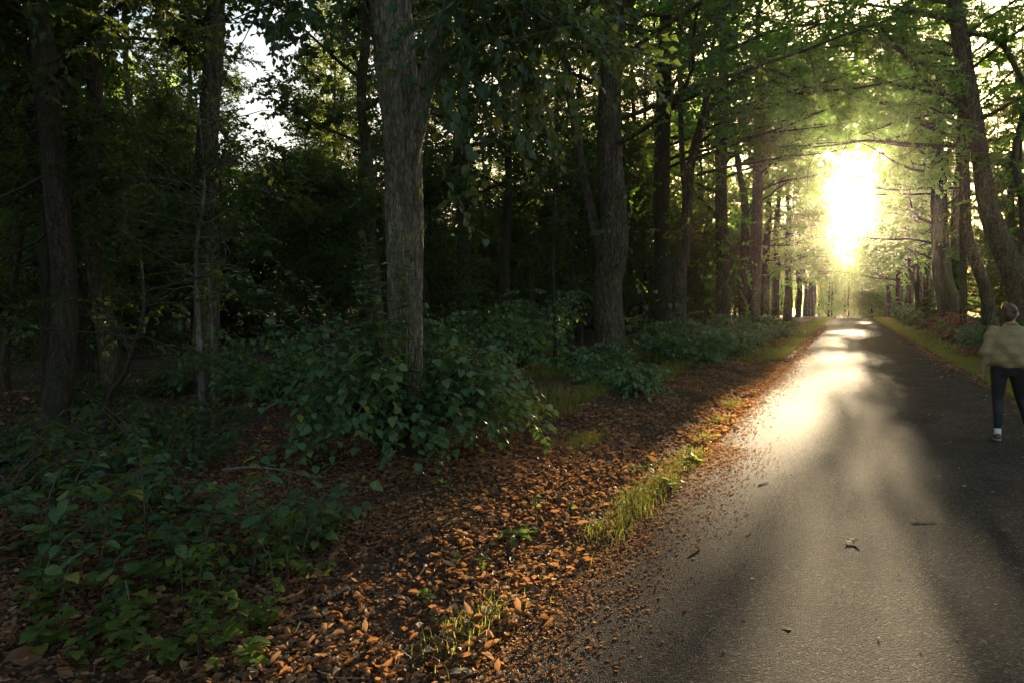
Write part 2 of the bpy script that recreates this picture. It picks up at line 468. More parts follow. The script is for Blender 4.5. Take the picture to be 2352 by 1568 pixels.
# ------------------------------------------------------------------ structure: ground and road
def axis(a, b, near, fine, coarse):
    v = [a]
    while v[-1] < b:
        d = max(0, abs(v[-1]) - near)
        v.append(v[-1] + fine + coarse * d)
    return np.array(v)


def grid(mb, xs, ys, zf):
    X, Y = np.meshgrid(xs, ys)
    V = np.stack([X, Y, zf(X, Y)], -1).reshape(-1, 3)
    nx = len(xs); i = np.arange(len(ys) - 1)[:, None] * nx; j = np.arange(nx - 1)[None]
    F = np.stack([i + j, i + j + 1, i + nx + j + 1, i + nx + j], -1).reshape(-1, 4)
    mb.add(V, None, F)


xs = axis(0, 300, 8, 0.22, 0.12); xs = np.concatenate([-xs[:0:-1], xs])
ys = axis(0, 300, 25, 0.3, 0.06); yb = axis(0, 300, 4, 0.5, 0.2); ys = np.concatenate([-yb[:0:-1], ys])
mb = MB()
grid(mb, xs, ys, lambda X, Y: gz(X, Y) - 0.03 * sstep((np.minimum(X + 1.7, 2.8 - X)) / 0.3))
tag(link('forest_ground', mb.mesh('forest_ground', M_GROUND)), kind='structure')

mb = MB()
yr = np.concatenate([np.arange(-20, 30, 0.2), np.arange(30, 150, 0.6)])
wl_ = -1.42 + 0.05 * np.sin(yr * 1.7) + 0.04 * np.sin(yr * 4.3 + 1) + 0.02 * np.sin(yr * 11)
wr_ = 2.53 + 0.05 * np.sin(yr * 1.3 + 2) + 0.04 * np.sin(yr * 3.9) + 0.02 * np.sin(yr * 9)
t = np.linspace(0, 1, 25)
X = wl_[:, None] * (1 - t) + wr_[:, None] * t + 0.012 * np.maximum(0, yr - 110)[:, None] ** 2
Y = np.repeat(yr[:, None], 25, 1)
Z = gz(X, Y) + 0.008 + 0.02 * np.sin(t * pi)[None] + 0.004 * np.sin(X * 2.1 + Y * 0.8) - 0.03 * ((t == 0) | (t == 1))[None]
i = np.arange(len(yr) - 1)[:, None] * 25; j = np.arange(24)[None]
mb.add(np.stack([X, Y, Z], -1).reshape(-1, 3), None, np.stack([i + j, i + j + 1, i + 26 + j, i + 25 + j], -1).reshape(-1, 4))
tag(link('road', mb.mesh('road', M_ASPH)), kind='structure')


yp = np.linspace(11.5, 21, 40)
xl = 2.05 + 0.25 * np.abs((yp - 16) / 4.5) ** 1.6 + 0.03 * np.sin(yp * 5)
xr = 2.50 + 0.03 * np.sin(yp * 3.3)
X = xl[:, None] * (1 - np.linspace(0, 1, 8)) + xr[:, None] * np.linspace(0, 1, 8)
Y = np.repeat(yp[:, None], 8, 1)
Z = gz(X, Y) + 0.008 + 0.02 * np.sin(np.clip((X + 1.42) / 3.95, 0, 1) * pi) + 0.012
Z[:, 0] -= 0.014; Z[0] -= 0.014; Z[-1] -= 0.014
mb = MB(); i = np.arange(39)[:, None] * 8; j = np.arange(7)[None]
mb.add(np.stack([X, Y, Z], -1).reshape(-1, 3), None, np.stack([i + j, i + j + 1, i + 9 + j, i + 8 + j], -1).reshape(-1, 4))
tag(link('road_patch', mb.mesh('road_patch', M_ASPH)), kind='structure')

# ------------------------------------------------------------------ trees
def limb(start, d, L, r, n=9, wob=0.18, up=0.05):
    P = [np.asarray(start, float)]; d = unit(d); s = L / (n - 1)
    for _ in range(n - 1):
        d = unit(d + r.normal(0, wob, 3) * np.array([1, 1, 0.7]) + np.array([0, 0, up]))
        P.append(P[-1] + d * s)
    return np.array(P)


def twig_leaves(mb, tw_p, tw_d, L, k, size, r, mask=True, shape='kite', tb=0.35, ts=0.2, droop=0.5, wood=None, yellow=0.03):
    """k leaves along each of the twigs: alternate, roughly in the twig's own drooping plane"""
    n = len(tw_p)
    if n == 0: return
    tw_d = unit(tw_d)
    Ls = L * r.uniform(0.6, 1.25, n)
    t = (np.arange(k) + 0.6) / k
    t = t[None] + r.uniform(-0.3, 0.3, (n, k)) / k
    side = unit(np.cross(tw_d, np.array([0, 0, 1.0]) + r.normal(0, 0.3, (n, 3))))
    pos = tw_p[:, None, :] + tw_d[:, None, :] * (Ls[:, None] * t)[..., None]
    pos[..., 2] -= droop * 0.35 * Ls[:, None] * t ** 2
    sg = np.where((np.arange(k) % 2) == 0, 1, -1)[None, :, None]
    d = tw_d[:, None, :] * 0.6 + side[:, None, :] * sg * r.uniform(0.5, 1.0, (n, k, 1)) + r.normal(0, 0.25, (n, k, 3))
    d[..., 2] -= droop * r.uniform(0.3, 1.3, (n, k))
    nn = np.array([0, 0, 1.0]) + r.normal(0, 0.45, (n, k, 3))
    P = pos.reshape(-1, 3); D = d.reshape(-1, 3); Nn = nn.reshape(-1, 3)
    tint = np.repeat(r.normal(tb, ts * 0.6, n), k) + r.normal(0, ts * 0.6, n * k)
    tint = np.clip(tint, 0, 0.85)
    yy = r.random(n * k) < yellow; tint[yy] = r.uniform(0.9, 1.0, yy.sum())
    sz = size * r.uniform(0.65, 1.25, n * k)
    if mask is not False:
        m = keep(P + (0 if mask is True else mask), r)
        P, D, Nn, tint, sz = P[m], D[m], Nn[m], tint[m], sz[m]
    leaves(mb, P, D, Nn, sz, tint, shape)
    if wood is not None:
        for q in range(n):
            if mask is not False and not keep(tw_p[q:q + 1] + tw_d[q:q + 1] * Ls[q] * 0.5 + (0 if mask is True else mask), r)[0]: continue
            a = tw_p[q]; e = a + tw_d[q] * Ls[q] - np.array([0, 0, droop * 0.35 * Ls[q]])
            tube(wood, np.array([a, (a + e) / 2 + np.array([0, 0, 0.03 * Ls[q]]), e]), np.array([0.006, 0.005, 0.002]), 3, cap=False)


def branch_out(limbs, r, nsub, sublen, ntw, wood, subr=0.018, bias=None, tmin=0.25):
    """sub-branches on the limbs; returns twig bases and directions"""
    tp, td = [], []
    for P, rad in limbs:
        n = len(P)
        L = np.linalg.norm(np.diff(P, axis=0), axis=1).sum()
        for q in range(nsub):
            t = tmin + (1 - tmin) * (q + r.random()) / nsub
            i = min(int(t * (n - 1)), n - 2)
            p = P[i] + (P[i + 1] - P[i]) * (t * (n - 1) - i)
            d0 = unit(P[i + 1] - P[i])
            d = unit(d0 * 0.7 + unit(r.normal(0, 1, 3) * np.array([1, 1, 0.55])) * 0.9)
            if bias is not None: d = unit(d + bias)
            sl_ = sublen * r.uniform(0.6, 1.2) * (1.15 - 0.5 * t)
            S = limb(p, d, sl_, r, 6, 0.2, 0.02)
            if wood is not None: tube(wood, S, np.linspace(subr * (1.1 - 0.5 * t), 0.005, 6), 5, cap=False)
            for w in range(ntw):
                u = 0.12 + 0.88 * (w + r.random()) / ntw
                k = min(int(u * 5), 4)
                b = S[k] + (S[k + 1] - S[k]) * (u * 5 - k)
                tp.append(b)
                td.append(unit(unit(S[k + 1] - S[k]) * 0.5 + r.normal(0, 0.55, 3) * np.array([1, 1, 0.5])))
    return np.array(tp), np.array(td)


def bark_relief(seed, depth=0.06, flare=0.5):
    q = np.random.default_rng(seed)
    ph = q.uniform(0, 6.28, 12)
    def f(th, s):
        w = np.sin(s * 3.1 + ph[0]) * 0.25 + np.sin(s * 1.3 + ph[1]) * 0.4
        a = np.abs(np.sin(11 * (th + 0.16 * w) + ph[2] + 0.9 * np.sin(s * 5.0 + ph[3])))
        b = np.abs(np.sin(19 * (th - 0.1 * w) + ph[4] + 1.3 * np.sin(s * 8.0 + ph[5] + th)))
        c = np.abs(np.sin(33 * (th + 0.08 * w + 0.03 * np.sin(s * 17 + 3 * th)) + ph[10] + 1.1 * np.sin(s * 11.0 + ph[11] + 2 * th)))
        low = 0.06 * np.sin(2 * th + ph[6] + s * 0.8) + 0.05 * np.sin(3 * th + ph[7] - s * 0.5)
        return 1 + depth * (a * 0.6 + b * 0.5 + c * 0.45 - 0.8) + low + flare * np.exp(-s / 0.25) * (0.6 + 0.4 * np.sin(5 * th + ph[8])) + 0.03 * np.sin(s * 4 + ph[9])
    return f


def trunk_r(n, r0, r1):
    return r1 + (r0 - r1) * (1 - np.linspace(0, 1, n)) ** 0.9


def avenue_tree(label, base, path, r0, r1, side, seed, nl, nsub, ntw, k, leaf, det, zlo=4.2, extra=(), top=6.0, bark=None, rel=True, reach=5.0, group='lindens lining the road', wood_twigs=False, yellow=0.03, tb=0.35, low=(), lowleaf=0.09, bridge=0, sweep=0, swz=(3.8, 12.3), lmat=None):
    """a linden of the roadside rows: unique trunk curve, limbs, and a crown thinned by the sun mask"""
    r = np.random.default_rng(seed)
    bark = bark or M_BARK
    base = np.array([base[0], base[1], g(base[0], base[1]) - 0.06])
    root = thing('linden_tree', label, 'tree', base, group=group)
    T = spline(path, det[0])
    tm = MB()
    tube(tm, T, trunk_r(det[0], r0, r1), det[1], bark_relief(seed, 0.085, 0.4) if rel else None)
    link('trunk', tm.mesh('trunk', bark, origin=base), root)
    limbs = []
    wm = MB()
    for pts, a, b in extra:
        E_ = spline(pts, 18); rr = np.linspace(a, b, 18)
        lm = MB(); tube(lm, E_, rr, 12, bark_relief(seed + len(limbs) + 1, 0.05, 0.0) if rel else None)
        link('limb', lm.mesh('limb', bark, origin=base), root)
        limbs.append((E_, rr))
    # upper stem above what the path gives
    up = limb(T[-1], unit(T[-1] - T[-3]) + np.array([0, 0, 0.6]), top, r, 9, 0.1, 0.1)
    tube(wm, up, np.linspace(r1 * 0.98, 0.03, 9), 8)
    full = np.vstack([T, up[1:]])
    zs = full[:, 2]
    for q in range(nl):
        z = zlo + (zs[-1] - zlo) * ((q + r.random()) / nl) ** 0.9
        i = int(np.clip(np.searchsorted(zs, z), 1, len(full) - 1))
        p = full[i]
        az = r.uniform(0, 2 * pi)
        f = (z - zlo) / max(zs[-1] - zlo, 1)
        d = np.array([cos(az), sin(az), 0.25 + 0.9 * f])
        if r.random() < 0.5: d[0] = abs(d[0]) * side + 0.5 * side
        Ln = reach * r.uniform(0.6, 1.1) * (1.0 - 0.5 * f)
        P = limb(p, d, Ln, r, 9, 0.16, 0.05 - 0.05 * (1 - f))
        tube(wm, P, np.linspace(0.055 * (1.2 - 0.6 * f), 0.012, 9), 6)
        limbs.append((P, None))
    for q in range(bridge):
        # boughs that meet over the road, high enough to leave the low sun free
        zb = max(5.2, 1.4 + 0.188 * base[1]) + (0.6 + 4.5 * (q + r.random()) / bridge)
        i = int(np.clip(np.searchsorted(zs, zb - 1.0), 1, len(full) - 1))
        P = limb(full[i], np.array([side, r.uniform(-0.5, 0.5), 0.30]), r.uniform(4.5, 7.0), r, 10, 0.12, 0.0)
        tube(wm, P, np.linspace(0.06, 0.012, 10), 6)
        limbs.append((P, None))
    for q in range(sweep):
        # lower boughs sweeping toward the road
        zb = swz[0] + (swz[1] - swz[0]) * (q + r.random()) / sweep
        i = int(np.clip(np.searchsorted(zs, zb), 1, len(full) - 1))
        P = limb(full[i], np.array([side, r.uniform(-0.7, 0.7), 0.12]), r.uniform(3.4, 5.2), r, 10, 0.12, 0.0)
        tube(wm, P, np.linspace(0.05, 0.010, 10), 6)
        limbs.append((P, None))
    tp, td = branch_out(limbs, r, nsub, 1.7, ntw, wm)
    cm = MB()
    twig_leaves(cm, tp, td, 0.55, k, leaf, r, True, 'kite', tb=tb, wood=wm if wood_twigs else None, yellow=yellow)
    # low shoots with leaves round the trunk
    for (c, rad, n_) in low:
        pp = np.asarray(c) + r.normal(0, 1, (n_, 3)) * np.asarray(rad)
        dd = unit(pp - np.array([base[0], base[1], 0]) * np.array([1, 1, 0])) * 0 + r.normal(0, 0.6, (n_, 3)) + np.array([0, 0, -0.3])
        twig_leaves(cm, pp, dd, 0.45, 7, lowleaf, r, True, 'heart', tb=0.4, ts=0.2, droop=0.9, wood=wm, yellow=0.02)
    tag(link('branches', wm.mesh('branches', bark, origin=base), root), kind='stuff')
    c = link('crown', cm.mesh('crown', lmat or M_CANOPY, smooth=False, origin=base), root)
    tag(c, kind='stuff')
    return root


# --- first linden, in front
B1 = np.array([-4.29, 6.15])
t1 = [np.array([B1[0], B1[1], g(*B1) - 0.1])] + [at(px, py, 6.15) for px, py in ((928, 860), (929, 720), (928, 560), (925, 400), (922, 280), (908, 140), (897, 0), (890, -120))]
fork1 = [at(*p) for p in ((930, 470, 6.15), (944, 350, 6.14), (972, 225, 6.12), (1000, 110, 6.02), (1030, 0, 5.92), (1075, -140, 5.72), (1150, -330, 5.42))]
hang = [at(*p) for p in ((1010, 70, 6.02), (1060, -60, 5.72), (1120, -110, 5.42), (1180, -60, 5.32), (1215, 60, 5.32))]
hang2 = [at(*p) for p in ((880, -60, 6.12), (800, -120, 5.82), (740, -90, 5.62), (705, -10, 5.62))]
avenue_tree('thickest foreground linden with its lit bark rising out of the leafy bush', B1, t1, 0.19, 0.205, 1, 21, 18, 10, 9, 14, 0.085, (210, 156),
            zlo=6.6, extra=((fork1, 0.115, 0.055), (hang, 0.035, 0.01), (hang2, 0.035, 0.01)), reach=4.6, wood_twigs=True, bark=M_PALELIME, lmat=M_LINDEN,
            low=((at(1150, 60, 5.42), (0.35, 0.3, 0.35), 60), (at(1090, 170, 5.52), (0.35, 0.3, 0.3), 34), (at(1215, 190, 5.42), (0.16, 0.3, 0.2), 22), (at(1060, 330, 5.72), (0.12, 0.2, 0.25), 8), (at(730, 40, 5.62), (0.25, 0.3, 0.22), 26),
                 (at(985, 430, 6.02), (0.08, 0.1, 0.15), 5), (at(890, 330, 5.87), (0.06, 0.06, 0.12), 4), (at(1180, -10, 5.62), (0.5, 0.4, 0.3), 50)))
# --- second linden, S-curved
B2 = np.array([-4.95, 15.0])
t2 = [np.array([-4.90, 15.0, g(*B2) - 0.1])] + [at(px, py, 15.0) for px, py in ((1403, 800), (1397, 710), (1399, 640), (1412, 560), (1409, 470), (1402, 380), (1400, 250), (1408, 110), (1412, 0), (1420, -150))]
leanl = [at(*p) for p in ((1392, 620, 15.0), (1362, 510, 15.1), (1338, 400, 15.2), (1318, 280, 15.3), (1296, 130, 15.4), (1262, 50, 15.4), (1225, 0, 15.3), (1150, -90, 15))]
forkr = [at(*p) for p in ((1420, 60, 15.0), (1448, 10, 14.9), (1478, -50, 14.7), (1560, -160, 14.2))]
avenue_tree('S curved linden second in the left row with a thin limb leaning off it', B2, t2, 0.33, 0.22, 1, 22, 20, 10, 9, 14, 0.095, (110, 96), lmat=M_LINDEN, bridge=5,
            zlo=6.0, extra=((leanl, 0.13, 0.07), (forkr, 0.10, 0.04)), reach=5.2,
            low=((at(1460, 460, 14.6), (0.3, 0.4, 0.6), 26), (at(1480, 620, 14.8), (0.3, 0.4, 0.5), 18)), lowleaf=0.11)
# --- third: dark upright stem, and the pale leaning one with the arching bough
def vpath(x, y, zt, r, lean=0.0, n=7, wob=0.10):
    zs_ = np.linspace(0, zt, n)
    xs_ = x + lean * zs_ + np.concatenate([[0], np.cumsum(r.normal(0, wob, n - 1))])
    ys_ = y + np.concatenate([[0], np.cumsum(r.normal(0, wob, n - 1))])
    P = np.stack([xs_, ys_, zs_ + g(x, y) - 0.1], -1)
    return P
b = at(1522, 760, 24.0)
p3 = [np.array([b[0], 24, g(b[0], 24) - 0.1])] + [at(px, py, 24.0) for px, py in ((1522, 640), (1520, 450), (1524, 250), (1528, 80), (1530, -40))]
avenue_tree('dark upright linden just behind the pale leaning one in the left row', (b[0], 24), p3, 0.30, 0.2, 1, 23, 18, 9, 9, 14, 0.105, (60, 40), bridge=6, zlo=6.5, top=7,
            low=((at(1500, 420, 23.6), (0.7, 0.6, 1.2), 40),), lowleaf=0.12, bark=M_BARKD)
b = at(1560, 770, 22.3)
p4 = [np.array([b[0], 22.3, g(b[0], 22.3) - 0.1])] + [at(px, py, 22.3) for px, py in ((1560, 700), (1562, 630), (1574, 550), (1580, 460), (1584, 400), (1600, 320))]
arch = [at(p[0], p[1], p[2] * 1.06) for p in ((1588, 380, 21), (1612, 300, 20.9), (1640, 230, 20.7), (1690, 180, 20.3), (1745, 160, 20), (1795, 170, 19.6), (1850, 200, 19.2))]
arch2 = [at(p[0], p[1], p[2] * 1.06) for p in ((1700, 178, 20.3), (1760, 130, 19.8), (1830, 80, 19.2), (1900, 50, 18.6))]
arch3 = [at(p[0], p[1], p[2] * 1.06) for p in ((1576, 470, 21), (1566, 350, 21), (1562, 200, 21), (1560, 40, 21), (1562, -80, 21))]
avenue_tree('leaning linden with a pale foot and a bough arching to the road', (b[0], 22.3), p4, 0.23, 0.13, 1, 24, 12, 9, 9, 14, 0.105, (70, 44), bridge=6, zlo=6.0, top=4.0,
            extra=((arch, 0.10, 0.03), (arch2, 0.05, 0.02), (arch3, 0.09, 0.06)), low=((at(1610, 560, 20.6), (0.4, 0.5, 0.6), 30),), lowleaf=0.12)
# --- fourth on, down the left row
b = at(1660, 750, 31.3)
p5 = [np.array([b[0], 31.3, g(b[0], 31.3) - 0.1])] + [at(px, py, 31.3) for px, py in ((1662, 640), (1656, 480), (1656, 330), (1662, 180), (1660, 40))]
fk5 = [at(p[0], p[1], p[2] * 1.06) for p in ((1652, 510, 31.3), (1630, 480, 29.4), (1605, 455, 29.3), (1588, 430, 29.2))]
avenue_tree('tall straight linden joined by a short curved side limb in the left row', (b[0], 31.3), p5, 0.30, 0.2, 1, 25, 19, 9, 9, 13, 0.115, (50, 32), bridge=6, zlo=6, top=7, extra=((fk5, 0.10, 0.06),),
            low=((at(1700, 560, 29), (0.6, 0.6, 1.0), 40), (at(1640, 640, 29), (0.6, 0.5, 0.8), 30)), lowleaf=0.13)
b = at(1733, 740, 39.2)
p6 = [np.array([b[0], 39.2, g(b[0], 39.2) - 0.1])] + [at(px, py, 39.2) for px, py in ((1732, 640), (1738, 520), (1740, 400), (1742, 300), (1746, 180))]
bw = [at(p[0], p[1], p[2] * 1.06) for p in ((1738, 400, 37), (1760, 330, 36.8), (1800, 300, 36.4), (1850, 290, 36), (1900, 285, 35.5))]
avenue_tree('hazy linden at the last dark gap with one low bough toward the road', (b[0], 39.2), p6, 0.33, 0.2, 1, 26, 20, 9, 9, 13, 0.125, (50, 30), bridge=6, zlo=6, top=7, extra=((bw, 0.11, 0.03),))
ordinals = ['sixth', 'seventh', 'eighth', 'ninth', 'tenth', 'eleventh', 'twelfth', 'thirteenth', 'fourteenth']
ry = np.random.default_rng(3)
for q, y in enumerate((44.5, 51.5, 59, 66.5, 74, 82, 90, 98, 107)):
    x = -5.3 + ry.uniform(-0.35, 0.35)
    avenue_tree('hazed linden of the left row, %s trunk toward the sun from the thickest one' % ordinals[q], (x, y), vpath(x, y, 9, ry), 0.34, 0.2, 1, 40 + q, 20, 9, 8, 12, 0.15, (24, 14), bridge=7 if y < 70 else 0, sweep=7, zlo=3.6 if q > 1 else 4.5, top=9 if y < 70 else 5, rel=False, reach=5.2, yellow=0.06, tb=0.5)

# --- right row
b = at(2352, 800, 25.0)
q0 = [np.array([b[0], 25, g(b[0], 25) - 0.1])] + [at(px, py, 25.0) for px, py in ((2349, 700), (2338, 640), (2318, 600), (2293, 545), (2270, 480), (2256, 400), (2246, 330), (2238, 270), (2222, 180), (2212, 100), (2195, 0))]
r_l1 = [at(*p) for p in ((2236, 270, 25), (2190, 235, 24.7), (2140, 195, 24.4), (2095, 145, 24), (2050, 95, 23.6), (1995, 30, 23))]
r_l2 = [at(*p) for p in ((2232, 268, 25), (2180, 260, 24.8), (2110, 270, 24.5), (2050, 285, 24.2), (1980, 310, 24))]
r_l3 = [at(*p) for p in ((2250, 305, 25), (2215, 310, 24.8), (2185, 345, 24.6), (2150, 380, 24.5))]
r_l4 = [at(*p) for p in ((2210, 82, 25), (2250, 78, 24.8), (2300, 100, 24.6), (2335, 160, 24.5), (2380, 240, 24.4))]
r_l5 = [at(*p) for p in ((2345, 640, 25), (2352, 560, 25), (2352, 480, 25), (2340, 420, 25), (2330, 360, 25), (2352, 250, 25))]
avenue_tree('big forked linden at the right edge leaning its long limbs over the road', (b[0], 25), q0, 0.34, 0.15, -1, 61, 22, 9, 10, 17, 0.105, (90, 48), bridge=6, zlo=6.4, top=5.5,
            extra=((r_l1, 0.11, 0.03), (r_l2, 0.06, 0.02), (r_l3, 0.05, 0.02), (r_l4, 0.10, 0.05), (r_l5, 0.13, 0.08)), reach=5.2)
b = at(2273, 765, 31.0)
q1 = [np.array([b[0], 31, g(b[0], 31) - 0.1])] + [at(px, py, 31.0) for px, py in ((2270, 700), (2256, 640), (2236, 590), (2220, 530), (2216, 440), (2214, 340), (2205, 200))]
avenue_tree('kinked linden with a pale lower trunk just left of the walking person', (b[0], 31), q1, 0.25, 0.12, -1, 62, 20, 9, 10, 16, 0.115, (70, 36), bridge=6, zlo=5.5, top=6, reach=5)
b = at(2188, 765, 41.0)
q2 = [np.array([b[0], 41, g(b[0], 41) - 0.1])] + [at(px, py, 41.0) for px, py in ((2176, 690), (2164, 620), (2160, 540), (2156, 400), (2150, 280))]
avenue_tree('broad dark linden with a wide foot above the brown thicket', (b[0], 41), q2, 0.55, 0.24, -1, 63, 20, 9, 9, 13, 0.13, (50, 30), bridge=6, zlo=4.6, top=7, reach=5.2, bark=M_BARKD, yellow=0.05, tb=0.5)
rord = ['second', 'third', 'fourth', 'fifth', 'sixth', 'seventh', 'eighth', 'ninth']
for q, y in enumerate((49, 57, 64, 72, 80, 88.5, 97, 106)):
    x = 5.4 + ry.uniform(-0.4, 0.5)
    avenue_tree('hazed linden of the right row, %s trunk beyond the broad dark one' % rord[q], (x, y), vpath(x, y, 9, ry), 0.30, 0.19, -1, 70 + q, 20, 9, 8, 12, 0.15, (24, 14), bridge=7 if y < 70 else 0, sweep=9, zlo=3.4, top=9 if y < 70 else 5, rel=False, reach=5.6, yellow=0.06, tb=0.5)
for q, (x, y, s) in enumerate(((-5.0, 115, 1), (5.2, 115, -1), (5.3, 123, -1), (-5.2, 124, 1))):
    avenue_tree('hazed linden standing where the road drops behind its crest, %s row' % ('left' if s > 0 else 'right'), (x, y), vpath(x, y, 10, ry), 0.30, 0.19, s, 84 + q, 10, 8, 8, 12, 0.16, (24, 14), sweep=15, swz=(7.5, 16.5), zlo=4, top=7.5, rel=False, reach=5.0, yellow=0.06, tb=0.5)
# the row goes on behind the viewer and shades the foreground
for q, (x, y, s) in enumerate(((-5.4, -2.0, 1), (5.6, 15.5, -1))):
    avenue_tree('roadside linden whose crown hangs over the near road from outside the picture', (x, y), vpath(x, y, 8, ry), 0.3, 0.2, s, 90 + q, 14, 8, 8, 12, 0.12, (24, 14), zlo=6.2, top=6, rel=False, reach=4.8, group='lindens beside the viewer')


# --- woodland trees, a few kinds copied
def wood_tree(seed, H, r0, zlo, nl, reach, nsub, ntw, k, leaf, bark, mat, label, yellow=0.02, tb=0.4, lean=0.02):
    r = np.random.default_rng(seed)
    root = thing('woodland_tree', label, 'tree')
    n = 12
    T = np.stack([np.concatenate([[0], np.cumsum(r.normal(lean, 0.09, n - 1))]), np.concatenate([[0], np.cumsum(r.normal(0, 0.09, n - 1))]), np.linspace(-0.15, H, n)], -1)
    T = spline(T, 24)
    tm = MB(); tube(tm, T, np.linspace(r0, 0.03, 24), 14, bark_relief(seed, 0.05, 0.35))
    link('trunk', tm.mesh('trunk', bark), root)
    wm = MB(); limbs = []
    for q in range(nl):
        z = zlo + (H - zlo) * (q + r.random()) / nl
        p = T[min(int(z / H * 23), 23)]
        az = q * 2.4 + r.uniform(-0.5, 0.5); f = (z - zlo) / (H - zlo)
        P = limb(p, np.array([cos(az), sin(az), 0.15 + 0.7 * f]), reach * r.uniform(0.6, 1.1) * (1 - 0.55 * f), r, 7, 0.15, 0.03)
        tube(wm, P, np.linspace(0.045 * (1.1 - 0.6 * f) * min(1, r0 / 0.12), 0.01, 7), 5)
        limbs.append((P, None))
    tp, td = branch_out(limbs, r, nsub, reach * 0.36, ntw, wm, subr=0.014)
    cm = MB(); twig_leaves(cm, tp, td, 0.5, k, leaf, r, False, 'kite', tb=tb, yellow=yellow)
    tag(link('branches', wm.mesh('branches', bark), root), kind='stuff')
    tag(link('crown', cm.mesh('crown', mat, smooth=False), root), kind='stuff')
    return root


KINDS = [wood_tree(201, 19, 0.19, 5.0, 22, 4.2, 10, 9, 12, 0.13, M_BARKD, M_WOODS, 'x'),
         wood_tree(202, 21, 0.22, 6.5, 22, 4.4, 10, 9, 12, 0.13, M_BARKD, M_WOODS, 'x', lean=-0.03),
         wood_tree(203, 17, 0.15, 4.0, 22, 3.8, 10, 9, 12, 0.13, M_BARK, M_WOODS, 'x', yellow=0.05)]
UNDER = [wood_tree(211, 6.5, 0.05, 0.9, 26, 2.3, 9, 8, 10, 0.095, M_TWIG, M_WOODS, 'x'),
         wood_tree(212, 8.5, 0.07, 1.2, 28, 2.6, 9, 8, 10, 0.10, M_TWIG, M_WOODS, 'x', lean=0.06),
         wood_tree(213, 4.2, 0.035, 0.4, 24, 1.7, 8, 8, 10, 0.085, M_TWIG, M_WOODS, 'x')]
FARM = [wood_tree(221, 17, 0.22, 1.5, 26, 5.2, 9, 9, 11, 0.19, M_BARKD, M_CANOPY, 'x', yellow=0.05, tb=0.45),
        wood_tree(222, 15, 0.2, 1.0, 26, 5.0, 9, 9, 11, 0.19, M_BARKD, M_CANOPY, 'x', yellow=0.08, tb=0.55)]
_used = set()


def put(kinds, x, y, label, group, s=None, r=ry, which=None, name=None):
    k = int(r.integers(len(kinds))) if which is None else which
    src = kinds[k]
    s = s or r.uniform(0.85, 1.15)
    rz = r.uniform(0, 2 * pi)
    loc = (x, y, g(x, y))
    if id(kinds) not in _used or (id(kinds), k) not in _used:
        _used.add(id(kinds)); _used.add((id(kinds), k))
        o = src; o.location = loc; o.rotation_euler = (0, 0, rz); o.scale = (s,) * 3
        o['label'] = label; o['group'] = group
    else:
        o = copy_thing(src, loc, rz, s, label, group)
    if name: o.name = name
    return o


def pxdir(x, y):
    """photo column (2352 px wide) in which a ground point is seen"""
    d = np.array([x, y, 0.0]); z = d @ _fw
    return 1176 + 1568 * (d @ _rt) / z if z > 0.3 else None


def zone(x, y):
    p = pxdir(x, y); d = math.hypot(x, y)
    if p is None: return 'outside the picture on the left'
    b = 'near' if d < 16 else 'farther back' if d < 32 else 'deep'
    if p < 300: w = 'left of the pale birch-like stems'
    elif p < 560: w = 'behind the pale birch-like stems'
    elif p < 860: w = 'between the birch-like stems and the thickest linden'
    elif p < 1010: w = 'behind the thickest linden'
    elif p < 1340: w = 'between the thickest and the S curved linden'
    elif p < 1480: w = 'behind the S curved linden'
    elif p < 1640: w = 'behind the pale footed leaning linden'
    else: w = 'behind the far left row'
    return b + ' ' + w


# named trunks of the dark wood
TALL = [wood_tree(204, 21, 0.20, 10.5, 18, 4.0, 9, 8, 12, 0.13, M_BARK, M_WOODS, 'x', lean=0.0, yellow=0.06)]
put(TALL, -9.53, 7.8, 'straight tall trunk against the bright sky gap at upper left', 'woodland trees left of the road', 1.0, which=0)
put(KINDS, -9.3, 5.3, 'bare straight trunk near the left border of the picture', 'woodland trees left of the road', 0.9, which=0)
put(KINDS, -10.6, 7.0, 'dark trunk standing behind the bare one near the left border', 'woodland trees left of the road', 0.95, which=2)
put(KINDS, -9.8, 19.5, 'leaning dim trunk in the wood between the two nearest lindens', 'woodland trees left of the road', 0.9, which=0)
for x, y in ((-8.5, 1.2), (-9.5, -4.0), (-12.5, 1.0), (-7.6, -7.5), (-13.0, -6.0)):
    put(KINDS, x, y, 'woodland tree shading the foreground from outside the picture', 'woodland trees beside the viewer', 1.0)
wr = np.random.default_rng(77)
cand = []
for _ in range(900):
    x = wr.uniform(-58, -9.4); y = wr.uniform(-2, 112)
    p = pxdir(x, y)
    if p is None or p < -350: continue
    dist = math.hypot(x, y)
    if 395 < p < 770 and dist < 36: continue
    if 505 < p < 715: continue
    sp = 3.6 if dist < 30 else 5.5
    if x > -10 and y < 10: continue
    if all((x - a) ** 2 + (y - b_) ** 2 > sp * sp for a, b_ in cand): cand.append((x, y))
    if len(cand) >= 95: break
for x, y in cand:
    put(KINDS, x, y, 'slender dark tree ' + zone(x, y), 'woodland trees ' + zone(x, y), r=wr)
for px, Y in ((1470, 38), (1530, 46), (1440, 34), (1580, 55), (1625, 68), (1500, 52)):
    p = at(px, 700, Y)
    put(KINDS, p[0], Y, 'slender dark tree ' + zone(p[0], Y), 'woodland trees ' + zone(p[0], Y), 1.05, r=wr)
for x, y in ((9.0, 25.0), (11.5, 34.0), (9.5, 41.0), (13.5, 45.0)):
    put(KINDS, x, y, 'hazy trunk in the thinner wood right of the road', 'woodland trees right of the road', r=wr)
cand2 = []
